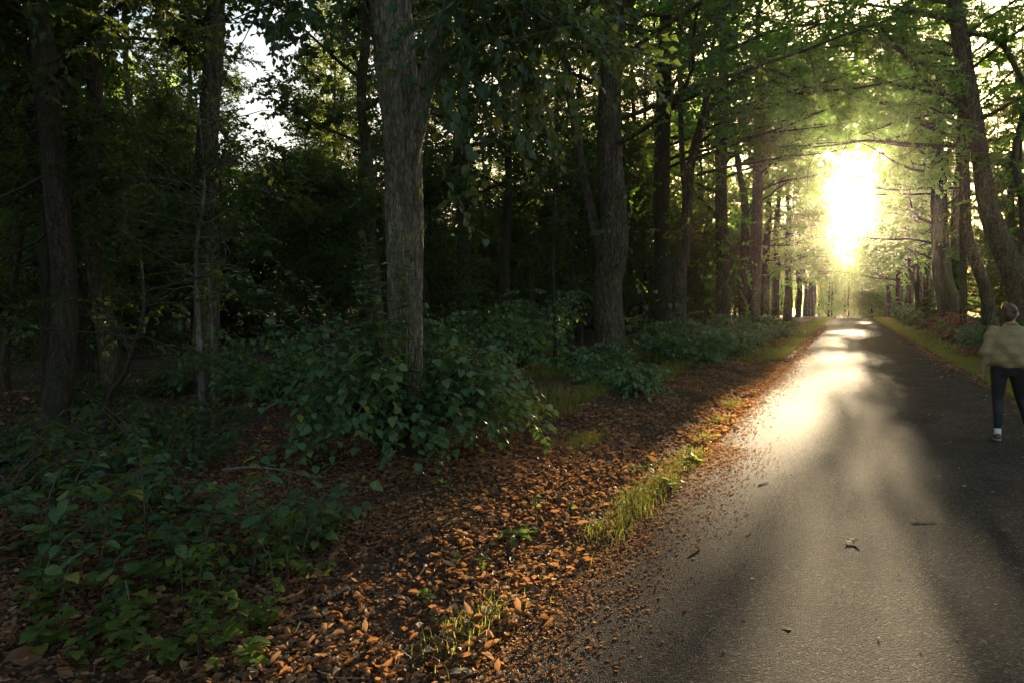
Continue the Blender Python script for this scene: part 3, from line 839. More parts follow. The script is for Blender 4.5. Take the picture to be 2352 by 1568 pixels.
for _ in range(1200):
    x = wr.uniform(-36, -7.0); y = wr.uniform(3.5, 80)
    p = pxdir(x, y)
    if p is None or p < -250: continue
    dist = math.hypot(x, y)
    if dist < 9.5: continue
    if 375 < p < 560 and dist < 18: continue
    if 495 < p < 700 and dist < 26: continue
    if 520 < p < 700 and wr.random() < 0.85: continue
    if all((x - a) ** 2 + (y - b_) ** 2 > 2.3 ** 2 for a, b_ in cand2): cand2.append((x, y))
    if len(cand2) >= 130: break
for x, y in cand2:
    put(UNDER, x, y, 'leafy sapling ' + zone(x, y), 'saplings ' + zone(x, y), r=wr, name='sapling')
cand3 = []
for _ in range(700):
    x = wr.uniform(7.5, 34); y = wr.uniform(22, 118)
    if x / y > 0.42: continue
    if all((x - a) ** 2 + (y - b_) ** 2 > 4.2 ** 2 for a, b_ in cand3): cand3.append((x, y))
    if len(cand3) >= 48: break
for q, (x, y) in enumerate(cand3):
    if q % 2: put(UNDER, x, y, 'sunlit understory sapling in the wood right of the road', 'understory saplings right of the road', r=wr, name='sapling')
    else: put(KINDS, x, y, 'hazy trunk in the thinner wood right of the road', 'woodland trees right of the road', r=wr)
for q in range(58):
    x = wr.uniform(-48, 48); y = wr.uniform(140, 215)
    if abs(x) < 12: y = wr.uniform(215, 262)
    if q >= 46: x = wr.uniform(-11, 11); y = wr.uniform(128, 160) + 0.3 * abs(x)
    put(FARM, x, y, 'hazy full crown closing the far end of the road', 'trees at the far end of the road', wr.uniform(0.6, 0.82) if q >= 46 else wr.uniform(0.8, 1.02) if abs(x) < 12 else wr.uniform(0.9, 1.25), r=wr)
for x, y, sc in ((-2.4, 150, 0.92), (2.2, 146, 1.02), (4.6, 150, 1.12), (-5.2, 146, 0.98), (6.8, 142, 1.1), (-0.4, 160, 0.98), (3.0, 164, 1.15), (-4.0, 158, 1.0)):
    put(FARM, x, y, 'hazy full crown closing the far end of the road', 'trees at the far end of the road', sc, r=wr)
for q in range(20):
    s = -1 if q % 2 else 1
    y = 128 + q * 2.0
    put(FARM, wr.uniform(5.8, 10) if s > 0 else wr.uniform(-16, -11), y, 'hazy tree beside the road just past its crest', 'trees past the crest of the road', wr.uniform(1.1, 1.35) if s > 0 else wr.uniform(0.9, 1.1), r=wr)

for q in range(110):
    s = -1 if q % 4 else 1
    y = wr.uniform(-15, 130)
    x = s * wr.uniform(48, 95) if s < 0 else wr.uniform(34, 75)
    if s > 0: y = wr.uniform(70, 150)
    p = pxdir(x, y)
    if p is not None and 470 < p < 750: continue
    put(FARM, x, y, 'dim low crowned tree far back in the surrounding wood', 'trees far back in the wood', wr.uniform(0.8, 1.2), r=wr)

for p_, Y, sc in ((530, 21, 0.42), (565, 24, 0.5), (600, 23, 0.42), (640, 27, 0.5), (680, 26, 0.46), (720, 30, 0.55), (580, 33, 0.62), (660, 38, 0.66)):
    q_ = at(p_, 700, Y)
    put(FARM, q_[0], Y, 'low bushy tree under the bright sky gap at upper left', 'low trees under the sky gap', sc, r=wr)

q_ = at(690, 700, 34)
put(KINDS, q_[0], 34, 'yellow tinged tree standing in the bright sky gap at upper left', 'woodland trees left of the road', 1.0, which=2)

# thin pale stems of the wood
def stem_tree(label, pts, r0, r1, mat, seed, nleaf=0, leaf=0.08):
    r = np.random.default_rng(seed)
    P = spline(pts, 22); base = P[0]
    root = thing('young_tree', label, 'tree', base)
    tm = MB(); tube(tm, P, np.linspace(r0, r1, 22), 10, bark_relief(seed, 0.04, 0.2)); link('trunk', tm.mesh('trunk', mat, origin=base), root)
    if nleaf:
        wm = MB(); lim = []
        for q in range(nleaf):
            p = P[int(r.integers(9, 21))]; az = r.uniform(0, 6.28)
            S = limb(p, (cos(az), sin(az), 0.3), r.uniform(0.6, 1.4), r, 6, 0.2, 0.0)
            tube(wm, S, np.linspace(0.012, 0.004, 6), 4); lim.append((S, None))
        tp, td = branch_out(lim, r, 3, 0.5, 3, wm, 0.006)
        cm = MB(); twig_leaves(cm, tp, td, 0.35, 6, leaf, r, False, 'kite', tb=0.4)
        tag(link('branches', wm.mesh('branches', mat, origin=base), root), kind='stuff')
        tag(link('crown', cm.mesh('crown', M_WOODS, smooth=False, origin=base), root), kind='stuff')
    return root


def gp(px, Y):
    p = at(px, 700, Y); p[2] = g(p[0], Y) - 0.05
    return p


stem_tree('thin pale birch-like stem in front of the tall straight trunk', [gp(460, 6.6)] + [at(px, py, 6.6) for px, py in ((458, 800), (452, 680), (452, 560), (470, 420), (455, 250))], 0.048, 0.012, M_PALEB, 301, 26)
stem_tree('thinner pale twin stem a little right of the birch-like one', [gp(490, 6.9)] + [at(px, py, 6.9) for px, py in ((488, 820), (484, 700), (476, 590), (490, 480), (520, 350))], 0.032, 0.009, M_PALEB, 302, 20)
stem_tree('small crooked sapling bending right in the dark left wood', [gp(238, 4.6)] + [at(px, py, 4.6) for px, py in ((242, 960), (255, 900), (285, 860), (305, 800), (330, 720), (325, 600))], 0.035, 0.012, M_BARKD, 303, 8)
stem_tree('very thin upright sapling midway between the two nearest lindens', [gp(1276, 15)] + [at(px, py, 15) for px, py in ((1275, 740), (1270, 600), (1274, 480), (1266, 380))], 0.05, 0.02, M_BARKD, 304, 8)
stem_tree('dark forked trunk at the upper left of the picture', [gp(118, 6.4)] + [at(px, py, 6.4) for px, py in ((115, 760), (112, 560), (110, 470), (80, 400), (75, 280), (85, 120), (80, -60))], 0.14, 0.09, M_BARKD, 305, 10)
stem_tree('dark limb rising beside the forked trunk at upper left', [gp(190, 7.6)] + [at(px, py, 7.6) for px, py in ((180, 700), (150, 520), (165, 430), (170, 280), (168, 120), (175, -60))], 0.15, 0.09, M_BARKD, 306, 8)
stem_tree('thin straight dark stem in front of the broad right trunk', [gp(2214, 36)] + [at(px, py, 36) for px, py in ((2214, 680), (2211, 560), (2210, 460), (2206, 300))], 0.16, 0.08, M_BARKD, 307, 14, 0.13)
for q, (px, Y, w) in enumerate(((2062, 78, 0.2), (2090, 66, 0.17), (2112, 60, 0.22), (2130, 52, 0.15), (2330, 40, 0.2))):
    lab = ['hazy slim trunk nearest the sun on the right side', 'pale leaning slim trunk right of the far grass verge', 'slim trunk beside the brown thicket', 'thin forked stem close to the broad dark trunk', 'dim slim trunk behind the walking person'][q]
    stem_tree(lab, [gp(px, Y)] + [at(px + dx, py, Y) for dx, py in ((1, 640), (-4, 560), (-8, 460), (-6, 360))], w, w * 0.6, M_BARK, 320 + q, 10, 0.16)


# ------------------------------------------------------------------ shrubs
def mass_shrub(name, label, loc, rad, h, nst, leaf, seed, mat=None, shape='heart', group=None, k=7, ntw=4, yellow=0.02, tb=0.4):
    r = np.random.default_rng(seed)
    root = thing(name, label, 'shrub', (loc[0], loc[1], g(loc[0], loc[1])), group=group)
    wm = MB(); tp, td = [], []
    for q in range(nst):
        az = r.uniform(0, 2 * pi); L = h * r.uniform(0.6, 1.1)
        p0 = np.array([cos(az), sin(az), 0]) * rad * r.uniform(0, 0.5); p0[2] = -0.05
        P = limb(p0, (cos(az) * 0.5 * rad / h, sin(az) * 0.5 * rad / h, 1), L, r, 8, 0.14, -0.04)
        P[:, :2] += np.outer(np.linspace(0, 1, 8) ** 2, np.array([cos(az), sin(az)]) * rad * 0.4)
        tube(wm, P, np.linspace(0.012, 0.004, 8), 5)
        for w in range(ntw * 3):
            u = 0.15 + 0.85 * r.random(); i = min(int(u * 7), 6)
            tp.append(P[i]); td.append(np.array([r.normal(), r.normal(), 0.1 * r.normal()]))
    cm = MB(); twig_leaves(cm, np.array(tp), np.array(td), min(0.5, rad * 0.5), k, leaf, r, False, shape, tb=tb, ts=0.3, droop=0.8, yellow=yellow)
    tag(link('stems', wm.mesh('stems', M_TWIG), root), kind='stuff')
    tag(link('foliage', cm.mesh('foliage', mat or M_BUSHT, smooth=False), root), kind='stuff')
    return root


SH = [((-3.45, 11.2), 0.75, 0.55, 26, 0.085, 'low shrub at the foot of the S curved linden'),
      ((-4.6, 13.0), 0.8, 0.9, 26, 0.085, 'taller shrub hiding the base of the S curved linden'),
      ((-3.6, 17.5), 1.1, 1.2, 34, 0.10, 'rounded leafy shrub spilling toward the road past the S curved linden'),
      ((-4.4, 20.0), 1.2, 1.5, 36, 0.10, 'tall shrub at the pale foot of the leaning linden'),
      ((-3.7, 24.0), 1.0, 1.3, 30, 0.11, 'shrub overhanging the verge below the dark upright linden'),
      ((-4.0, 29.0), 1.2, 1.5, 30, 0.12, 'shrub with pale leaf edges below the tall straight linden'),
      ((-3.4, 34.5), 1.0, 1.1, 26, 0.12, 'yellowing shrub where the left verge turns sunny'),
      ((-4.2, 41.0), 1.3, 1.5, 26, 0.14, 'hazy shrub between the farther left trunks'),
      ((-6.5, 10.5), 1.2, 1.6, 34, 0.085, 'dark shrub behind the bush of the foreground linden'),
      ((-7.6, 7.6), 1.1, 1.3, 30, 0.08, 'dim shrub left of the foreground linden'),
      ((-7.0, 14.5), 1.3, 1.8, 34, 0.09, 'dim shrub in the gap between the two nearest lindens'),
      ((-8.6, 19.0), 1.4, 2.2, 34, 0.10, 'tall dim shrub deep between the two nearest lindens'),
      ((4.6, 30.0), 1.2, 1.3, 30, 0.11, 'green shrub left of the walking person'),
      ((5.3, 22.5), 1.2, 1.5, 30, 0.10, 'dark shrub behind the walking person'),
      ((4.9, 56.0), 1.2, 1.8, 26, 0.15, 'yellow green shrub at the far right verge'),
      ((5.0, 66.0), 1.6, 2.6, 26, 0.17, 'dense dark green shrub near the far right bend')]
for q, (loc, rad, h, ns, lf, lab) in enumerate(SH):
    mass_shrub('shrub', lab, loc, rad, h, ns, lf, 400 + q, group='shrubs along the wood edge', yellow=0.25 if 'yellow' in lab else 0.02, tb=0.75 if 'yellow' in lab else 0.4)
rs = np.random.default_rng(431)
for q in range(26):
    x = -4.9 - 6.5 * rs.random(); y = 2.6 + 6.5 * rs.random()
    if x > -5.6 and y > 4.4: x -= 1.2
    mass_shrub('undergrowth', 'dim knee high undergrowth on the dark forest floor', (x, y), rs.uniform(0.45, 0.8), rs.uniform(0.3, 0.75), 14, 0.075, 460 + q, mat=M_WOODS, shape='oval', group='undergrowth on the forest floor', k=6, ntw=3)
# brown thicket under the right trees
mass_shrub('thicket', 'reddish brown dry thicket under the broad dark trunk', (4.9, 36.5), 1.7, 1.4, 60, 0.10, 450, mat=M_DEAD, shape='kite', tb=0.35)
mass_shrub('thicket', 'reddish brown bracken patch between the verge and the kinked linden', (4.3, 27.0), 1.0, 0.7, 40, 0.09, 451, mat=M_DEAD, shape='kite', tb=0.3)


# spruce with drooping dark branches on the right
def spruce(label, x, y, H, seed):
    r = np.random.default_rng(seed)
    root = thing('spruce_tree', label, 'tree', (x, y, g(x, y)))
    tm = MB(); tube(tm, np.array([(0, 0, -0.1), (0.03, 0, H * 0.5), (0, 0, H)]), [0.1, 0.06, 0.015], 8); link('trunk', tm.mesh('trunk', M_BARKD), root)
    wm = MB(); pos, dd = [], []
    for q in range(60):
        z = 0.4 + (H - 0.6) * q / 60; az = q * 2.4
        L = 0.42 * (H - z) + 0.25
        t = np.linspace(0, 1, 6)[:, None]
        P = np.array([0, 0, z]) + t * L * np.array([cos(az), sin(az), 0]) + np.concatenate([np.zeros((6, 2)), -0.35 * L * t ** 1.3 + 0.1 * L * t ** 4], 1)
        tube(wm, P, np.linspace(0.015, 0.004, 6), 4)
        m = int(30 * L) + 10
        u = r.random(m) * 5 * 0.999; i = u.astype(int)
        pos.append(P[i] + (P[i + 1] - P[i]) * (u - i)[:, None])
        s = r.choice([-1, 1], m)
        dd.append(np.stack([cos(az) * 0.8 - sin(az) * s, sin(az) * 0.8 + cos(az) * s, -0.5 + 0.2 * r.normal(size=m)], -1))
    pos = np.vstack(pos); dd = np.vstack(dd)
    cm = MB(); leaves(cm, pos, dd, np.array([0, 0, 1.0]) + r.normal(0, 0.3, pos.shape), 0.28 * r.uniform(0.6, 1.2, len(pos)), r.uniform(0, 0.3, len(pos)))
    tag(link('branches', wm.mesh('branches', M_BARKD), root), kind='stuff')
    tag(link('needles', cm.mesh('needles', M_WOODS, smooth=False), root), kind='stuff')


spruce('small dark spruce with drooping boughs right of the far verge', 5.2, 46.0, 4.8, 501)
spruce('dark spruce with ragged low branches beside the kinked linden', 6.4, 33.5, 6.0, 502)


# ------------------------------------------------------------------ single leaf meshes
def leaf_mesh(name, kind, mat, seed, w=0.86, serr=0.03, bend=0.2, fold=0.12):
    """a single detailed leaf, 1 long, lying along +x; kind heart or oval"""
    r = np.random.default_rng(seed)
    n = 9
    u = np.linspace(0, 1, n)
    if kind == 'heart': wd = 0.5 * w * (np.sin(pi * u ** 0.62)) ** 0.8 * (1.08 - 0.2 * u); wd[0] = 0.18
    elif kind == 'oval': wd = 0.5 * w * np.sin(pi * np.clip(u, 0, 1) ** 0.85) ** 0.9
    else: wd = 0.5 * w * np.sin(pi * u) ** 0.7
    wd[-1] = 0.0
    wd = wd + serr * (np.arange(n) % 2) * (wd > 0.05) * r.uniform(0.4, 1.2, n)
    mid = np.stack([u, 0 * u, -bend * u ** 2], -1)
    off = np.where(kind == 'heart', -0.10, 0.0) * (u < 0.05)
    twist = r.normal(0, 0.08)
    cur = 0.04 * np.sin(u * 9 + r.uniform(0, 6))
    Lf = np.stack([u + off, wd, -bend * u ** 2 + fold * wd * 1.6 + cur + twist * wd], -1)
    Rt = np.stack([u + off, -wd, -bend * u ** 2 + fold * wd * 1.6 - cur - twist * wd], -1)
    mb = MB()
    V = np.vstack([mid, Lf, Rt])
    F = []
    for i in range(n - 1):
        F.append((i, i + 1, n + i + 1, n + i)); F.append((i + 1, i, 2 * n + i, 2 * n + i + 1))
    # short leaf stalk
    mb.add(V, None, F)
    mb.add([(-0.28, 0.012, 0.02), (-0.28, -0.012, 0.02), (0.02, 0.010, 0), (0.02, -0.010, 0)], None, [(0, 1, 3, 2)])
    return mb.mesh(name, mat)


def lobed_leaf(seed):
    r = np.random.default_rng(seed)
    n = 26; a = np.linspace(-2.75, 2.75, n)
    rad = 0.5 * (0.62 + 0.38 * np.cos(a * 5.2 / 2.0) ** 2) * (1.1 - 0.1 * np.abs(a)) * r.uniform(0.85, 1.12, n)
    V = np.stack([0.42 + rad * np.cos(a), rad * np.sin(a), 0.06 * np.sin(3 * a + 1) + 0.05 * rad], -1)
    mb = MB()
    mb.add(np.vstack([V, [(0.42, 0, 0.0)]]), [(i, i + 1, n) for i in range(n - 1)])
    mb.add([(-0.35, 0.012, 0.03), (-0.35, -0.012, 0.03), (0.2, 0.010, 0), (0.2, -0.010, 0)], None, [(0, 1, 3, 2)])
    return mb.mesh('fallen_leaf', M_PALE)


HEARTS = [leaf_mesh('leaf', 'heart', M_BUSH, 600 + q, bend=b_, fold=f_) for q, (b_, f_) in enumerate(((0.15, 0.12), (0.3, 0.2), (0.05, 0.05), (0.4, 0.1), (0.22, -0.08)))]
OVALS = [leaf_mesh('leaf', 'oval', M_DOG, 620 + q, w=0.62, serr=0.0, bend=b_, fold=f_) for q, (b_, f_) in enumerate(((0.15, 0.15), (0.32, 0.2), (0.08, 0.08), (0.4, 0.12)))]
WEEDS = [leaf_mesh('leaf', 'oval', M_WEED, 640 + q, w=0.55, serr=0.06, bend=b_, fold=f_) for q, (b_, f_) in enumerate(((0.2, 0.1), (0.45, 0.2), (0.1, 0.1)))]
ROUNDS = [leaf_mesh('leaf', 'heart', M_WEED, 650 + q, w=0.95, serr=0.04, bend=b_, fold=f_) for q, (b_, f_) in enumerate(((0.2, 0.1), (0.3, 0.15)))]
DEADS = [leaf_mesh('fallen_leaf', 'oval', M_DEADO, 660 + q, w=w_, serr=0.02, bend=b_, fold=f_) for q, (w_, b_, f_) in enumerate(((0.5, -0.3, 0.6), (0.62, 0.2, 0.45), (0.45, -0.5, 0.9), (0.7, -0.15, 0.3), (0.4, 0.35, 0.8), (0.55, -0.7, 0.5)))]
PALES = [leaf_mesh('fallen_leaf', 'oval', M_PALE, 680 + q, w=w_, serr=0.03, bend=b_, fold=f_) for q, (w_, b_, f_) in enumerate(((0.6, -0.12, 0.10), (0.42, 0.10, 0.16), (0.7, 0.06, 0.07)))]
PALES.append(lobed_leaf(690))


def leaf_obj(me, parent, pos, d, n, size, name='leaf'):
    d = unit(d); n = unit(n - d * (n @ d)); b = np.cross(n, d)
    o = bpy.data.objects.new(name, me); COL.objects.link(o)
    o.matrix_world = Matrix(((d[0] * size, b[0] * size, n[0] * size, pos[0]), (d[1] * size, b[1] * size, n[1] * size, pos[1]), (d[2] * size, b[2] * size, n[2] * size, pos[2]), (0, 0, 0, 1)))
    if parent is not None: o.parent = parent
    return o


def leafy_plant(name, label, cat, base, stems, metal, size, gap, r, maxobj=300, stem_r=(0.008, 0.002), hang=0.5, mass_mat=None, mass_shape='heart', group=None, tmin=0.15, pairs=False):
    """stems (world paths) with leaves; the leaves nearest the camera are parts, the rest one mass"""
    base = np.asarray(base, float)
    root = thing(name, label, cat, base, group=group)
    sm = MB(); L = []
    for P in stems:
        n = len(P); tube(sm, P, np.linspace(stem_r[0], stem_r[1], n), 5)
        s = np.concatenate([[0], np.cumsum(np.linalg.norm(np.diff(P, axis=0), axis=1))])
        az = r.uniform(0, 6.28); k = 0
        for t in np.arange(tmin * s[-1], s[-1], gap):
            i = min(np.searchsorted(s, t, 'right') - 1, n - 2)
            p = P[i] + (P[i + 1] - P[i]) * (t - s[i]) / max(s[i + 1] - s[i], 1e-6)
            sd = unit(P[i + 1] - P[i])
            for hh in ((0, pi) if pairs else (0,)):
                a = az + k * 2.4 + hh + r.normal(0, 0.3)
                d = np.array([cos(a), sin(a), r.uniform(-0.2, 0.4) - hang]) + 0.45 * sd
                nn = np.array([0.35 * cos(a), 0.35 * sin(a), 1.0]) + r.normal(0, 0.28, 3)
                sz = size * r.uniform(0.6, 1.2) * (0.75 + 0.25 * sin(pi * t / s[-1]))
                L.append((p + unit(d) * sz * 0.25, d, nn, sz))
            k += 1
    link('stem', sm.mesh('stem', M_TWIG, origin=base), root)
    L.sort(key=lambda q: np.linalg.norm(q[0] - np.array([0, 0, CAM_H])))
    for (p, d, nn, sz) in L[:maxobj]:
        leaf_obj(metal[int(r.integers(len(metal)))], root, p - base, d, nn, sz)
    if len(L) > maxobj:
        R_ = L[maxobj:]; mb_ = MB()
        leaves(mb_, np.array([q[0] for q in R_]), np.array([q[1] for q in R_]), np.array([q[2] for q in R_]), np.array([q[3] for q in R_]), np.clip(r.normal(0.4, 0.25, len(R_)), 0, 0.9), mass_shape)
        tag(link('foliage', mb_.mesh('foliage', mass_mat or M_BUSHT, origin=base), root), kind='stuff')
    return root


# the basal bush of the first linden
r = np.random.default_rng(700)
stems = []
bb = np.array([-4.08, 5.78, g(-4.08, 5.78)])
for q in range(135):
    a = r.uniform(-2.7, 1.05)                       # round the road and camera side
    p0 = bb + np.array([cos(a) * 0.25, sin(a) * 0.25, -0.03])
    out_ = 1.36 * np.sqrt(r.uniform(0.05, 1.0)) * (1.0 if a > -2.0 else 0.7)
    hh = (1.55 - 0.6 * out_ / 1.36) * r.uniform(0.45, 1.1)
    e = p0 + np.array([cos(a) * out_, sin(a) * out_, 0])
    c1 = p0 + np.array([cos(a) * out_ * 0.22, sin(a) * out_ * 0.22, hh * 0.75])
    c2 = p0 + np.array([cos(a) * out_ * 0.62, sin(a) * out_ * 0.62, hh])
    e[2] = p0[2] + max(0.06, hh * r.uniform(0.1, 0.85))
    stems.append(spline([p0, c1 + r.normal(0, 0.05, 3), c2 + r.normal(0, 0.07, 3), e], 12))
for q in range(26):                                 # upright shoots against the bark
    a = r.uniform(-2.4, -0.4)
    p0 = bb + np.array([cos(a) * 0.2 - 0.1, sin(a) * 0.2, 0])
    top = r.uniform(1.2, 2.35)
    stems.append(spline([p0, p0 + np.array([cos(a) * 0.12, sin(a) * 0.12, top * 0.5]), p0 + np.array([cos(a) * 0.25 + r.normal(0, 0.12), sin(a) * 0.25, top])], 12))
for q in range(9):                                  # sparse shoots reaching left
    p0 = bb + np.array([-0.35, -0.1, 0.1]); top = r.uniform(0.7, 2.0); o_ = r.uniform(0.4, 1.3)
    stems.append(spline([p0, p0 + np.array([-o_ * 0.4, -o_ * 0.35, top * 0.7]), p0 + np.array([-o_, -o_ * 0.6, top])], 12))
leafy_plant('linden_bush', 'big bush of heart shaped leaves round the foot of the thickest linden', 'bush', bb, stems, HEARTS, 0.10, 0.062, r, hang=0.45, tmin=0.32)

# shrub at the lower left corner
r = np.random.default_rng(710)
stems = []
for q in range(34):
    x = r.uniform(-4.6, -3.0); y = r.uniform(2.0, 3.3)
    if x > -3.35 and y < 2.4: x -= 0.6
    p0 = np.array([x, y, g(x, y) - 0.02]); a = r.uniform(0, 6.28); h = r.uniform(0.25, 0.75); o_ = r.uniform(0.15, 0.5)
    stems.append(spline([p0, p0 + np.array([cos(a) * o_ * 0.3, sin(a) * o_ * 0.3, h * 0.7]), p0 + np.array([cos(a) * o_, sin(a) * o_, h])], 9))
leafy_plant('corner_shrub', 'low broad leaved shrub filling the lower left corner', 'shrub', (-3.8, 2.6, g(-3.8, 2.6)), stems, OVALS, 0.11, 0.085, r, hang=0.35, mass_mat=M_BUSHT, mass_shape='oval', pairs=True)
stems = [spline([np.array([-4.35, 3.0, 0.1]), np.array([-4.4, 3.05, 0.55]), at(200, 1220, 3.0), at(150, 1120, 3.0), at(60, 1060, 3.0), at(-20, 1050, 3.0)], 14),
         spline([at(150, 1120, 3.0), at(240, 1090, 3.1), at(330, 1100, 3.2)], 8), spline([at(60, 1060, 3.0), at(90, 1010, 3.0), at(200, 1015, 3.1)], 8)]
leafy_plant('arching_sprig', 'thin woody sprig arching up at the left edge above the corner shrub', 'shrub', (-4.35, 3.0, g(-4.35, 3)), stems, OVALS, 0.085, 0.10, r, hang=0.2, stem_r=(0.009, 0.003), tmin=0.25)
r = np.random.default_rng(715)
for q, (px, py, lab) in enumerate(((420, 1150, 'sparse sapling with large oval leaves behind the corner shrub'), (430, 1235, 'drooping sapling with one yellow leaf right of the corner shrub'), (560, 1230, 'yellow green bramble sprig at the edge of the leaf litter'), (690, 1210, 'leafy bramble sprig in front of the fallen stick'), (770, 1180, 'broad leaved seedling before the linden bush'), (330, 1130, 'dim sapling deep behind the corner shrub'),
                                    (620, 1290, 'low bramble runner over the brown leaf litter'), (500, 1330, 'small sprig between corner shrub and leaf litter'))):
    d = _fw + _rt * (px - 1176) / 1568 + _up * (784 - (py + 90)) / 1568
    s = CAM_H / -d[2]; x, y = d[0] * s, d[1] * s
    stems = []
    for w in range(5 if 'bramble' in lab else 6):
        a = r.uniform(0, 6.28); h = r.uniform(0.18, 0.5); o_ = r.uniform(0.08, 0.35)
        p0 = np.array([x + r.normal(0, 0.1), y + r.normal(0, 0.1), g(x, y) - 0.02])
        stems.append(spline([p0, p0 + np.array([cos(a) * o_ * 0.3, sin(a) * o_ * 0.3, h * 0.8]), p0 + np.array([cos(a) * o_, sin(a) * o_, h])], 8))
    leafy_plant('forest_plant', lab, 'plant', (x, y, g(x, y)), stems, WEEDS + ROUNDS if 'bramble' in lab or 'sprig' in lab else OVALS, 0.055 if 'bramble' in lab or 'sprig' in lab else 0.10, 0.06 if 'bramble' in lab else 0.085, r, stem_r=(0.004, 0.0015), maxobj=60, pairs=True)


# small weeds: rosettes and seedlings, copied
def weed(mets, n, size, hgt, seed):
    r = np.random.default_rng(seed)
    root = thing('weed', 'x', 'plant')
    sm = MB()
    for k in range(n):
        a = k * 2.4; rr = r.uniform(0.2, 1.0) * size * 0.7
        p = np.array([cos(a) * rr * 0.4, sin(a) * rr * 0.4, hgt * r.uniform(0.3, 1.0)])
        tube(sm, np.array([(0, 0, -0.02), p * np.array([0.5, 0.5, 0.8]), p]), [0.003, 0.002, 0.0015], 4)
        leaf_obj(mets[k % len(mets)], root, p, np.array([cos(a), sin(a), r.uniform(-0.2, 0.5)]), np.array([0, 0, 1.0]) + r.normal(0, 0.2, 3), size * r.uniform(0.7, 1.2))
    link('stem', sm.mesh('stem', M_TWIG), root)
    return root


WD = [weed(ROUNDS, 7, 0.045, 0.07, 720), weed(WEEDS, 8, 0.10, 0.06, 721), weed(ROUNDS, 9, 0.06, 0.14, 722), weed(WEEDS, 7, 0.055, 0.16, 723)]
r = np.random.default_rng(730)
spots = []
for px, py, k in ((1215, 1235, 1), (1185, 1250, 1), (1460, 1085, 1), (1495, 1075, 1), (1540, 1120, 1), (760, 1215, 2), (805, 1230, 2), (895, 1235, 0), (1015, 1190, 3), (700, 1275, 2), (640, 1330, 2), (1080, 1160, 0), (1230, 1200, 3), (1310, 1190, 3),
                  (1590, 1060, 1), (1610, 1010, 0), (1390, 1025, 3), (1420, 1010, 3), (1050, 1300, 0), (1105, 1330, 3), (980, 1385, 0)):
    spots.append((px, py, k, 'sunny' if px > 1150 else 'shaded'))
for q in range(170):
    px = r.uniform(40, 1050); py = r.uniform(1200, 1540)
    if py < 1250 and px < 300: continue
    if px > 560 + (1560 - py) * 0.9: continue
    spots.append((px, py, int(r.choice([0, 0, 2, 3])), 'scatter'))
first = set()
for px, py, k, s_ in spots:
    d = _fw + _rt * (px - 1176) / 1568 + _up * (784 - py) / 1568
    s = CAM_H / -d[2]; x, y = d[0] * s, d[1] * s
    lab = {'sunny': 'bright weed among the sunlit leaves along the left road edge', 'shaded': 'green weed in the litter before the linden bush', 'scatter': 'small green seedling in the shaded leaf litter at lower left'}[s_]
    grp = {'sunny': 'weeds along the sunlit road edge', 'shaded': 'weeds before the linden bush', 'scatter': 'seedlings in the leaf litter'}[s_]
    loc = (x, y, g(x, y)); rz = r.uniform(0, 6.28); sc = r.uniform(0.8, 1.6) if s_ == 'scatter' else r.uniform(0.7, 1.3)
    if k not in first:
        first.add(k); o = WD[k]; o.location = loc; o.rotation_euler = (0, 0, rz); o.scale = (sc,) * 3; o['label'] = lab; o['group'] = grp
    else:
        copy_thing(WD[k], loc, rz, sc, lab, grp)


# ------------------------------------------------------------------ grass
def blades(mb, x, y, h, r, lean=0.5, w=0.004):
    n = len(x)
    a = r.uniform(0, 2 * pi, n); l = r.uniform(0.1, 1.0, n) * lean * h
    z = gz(x, y)
    p0 = np.stack([x, y, z - 0.01], -1)
    dx = np.stack([np.cos(a), np.sin(a), np.zeros(n)], -1)
    px_ = np.stack([-np.sin(a), np.cos(a), np.zeros(n)], -1) * w
    p1 = p0 + dx * (l * 0.3)[:, None] + np.array([0, 0, 1.0]) * (h * 0.6)[:, None]
    p2 = p0 + dx * l[:, None] + np.array([0, 0, 1.0]) * (h * r.uniform(0.7, 1.0, n))[:, None]
    V = np.stack([p0 - px_, p0 + px_, p1 - px_ * 0.8, p1 + px_ * 0.8, p2], 1)
    o = np.arange(n)[:, None, None] * 5
    F = o + np.array([(0, 1, 3), (0, 3, 2), (2, 3, 4)])[None]
    mb.add(V.reshape(-1, 3), F.reshape(-1, 3), None, np.repeat(np.clip(r.normal(0.5, 0.25, n), 0, 1), 5))


r = np.random.default_rng(740)
mb = MB()
# right verge
n = 42000
y = -3 + 106 * r.random(n) ** 1.5; x = 2.62 + np.abs(r.normal(0, 0.6, n)) + 0.1 * r.random(n)
blades(mb, x, y, r.uniform(0.05, 0.16, n) * (1 + 0.6 * (x > 3.4)), r, w=0.005)
# left verge further on
n = 30000
y = 22 + 80 * r.random(n) ** 1.3; x = -1.75 - np.abs(r.normal(0, 0.7, n))
blades(mb, x, y, r.uniform(0.05, 0.16, n), r, w=0.008)
# sparse dry grass in the dim wood edge
n = 9000
y = 8 + 12 * r.random(n); x = -3.3 - 2.0 * r.random(n)
m = np.sin(x * 3.1) + np.sin(y * 2.3) > -0.2
blades(mb, x[m], y[m], r.uniform(0.12, 0.4, m.sum()), r, 0.9, w=0.003)
tag(link('verge_grass', mb.mesh('verge_grass', M_GRASS, smooth=False)), 'grass growing along both verges of the road', 'grass', kind='stuff')

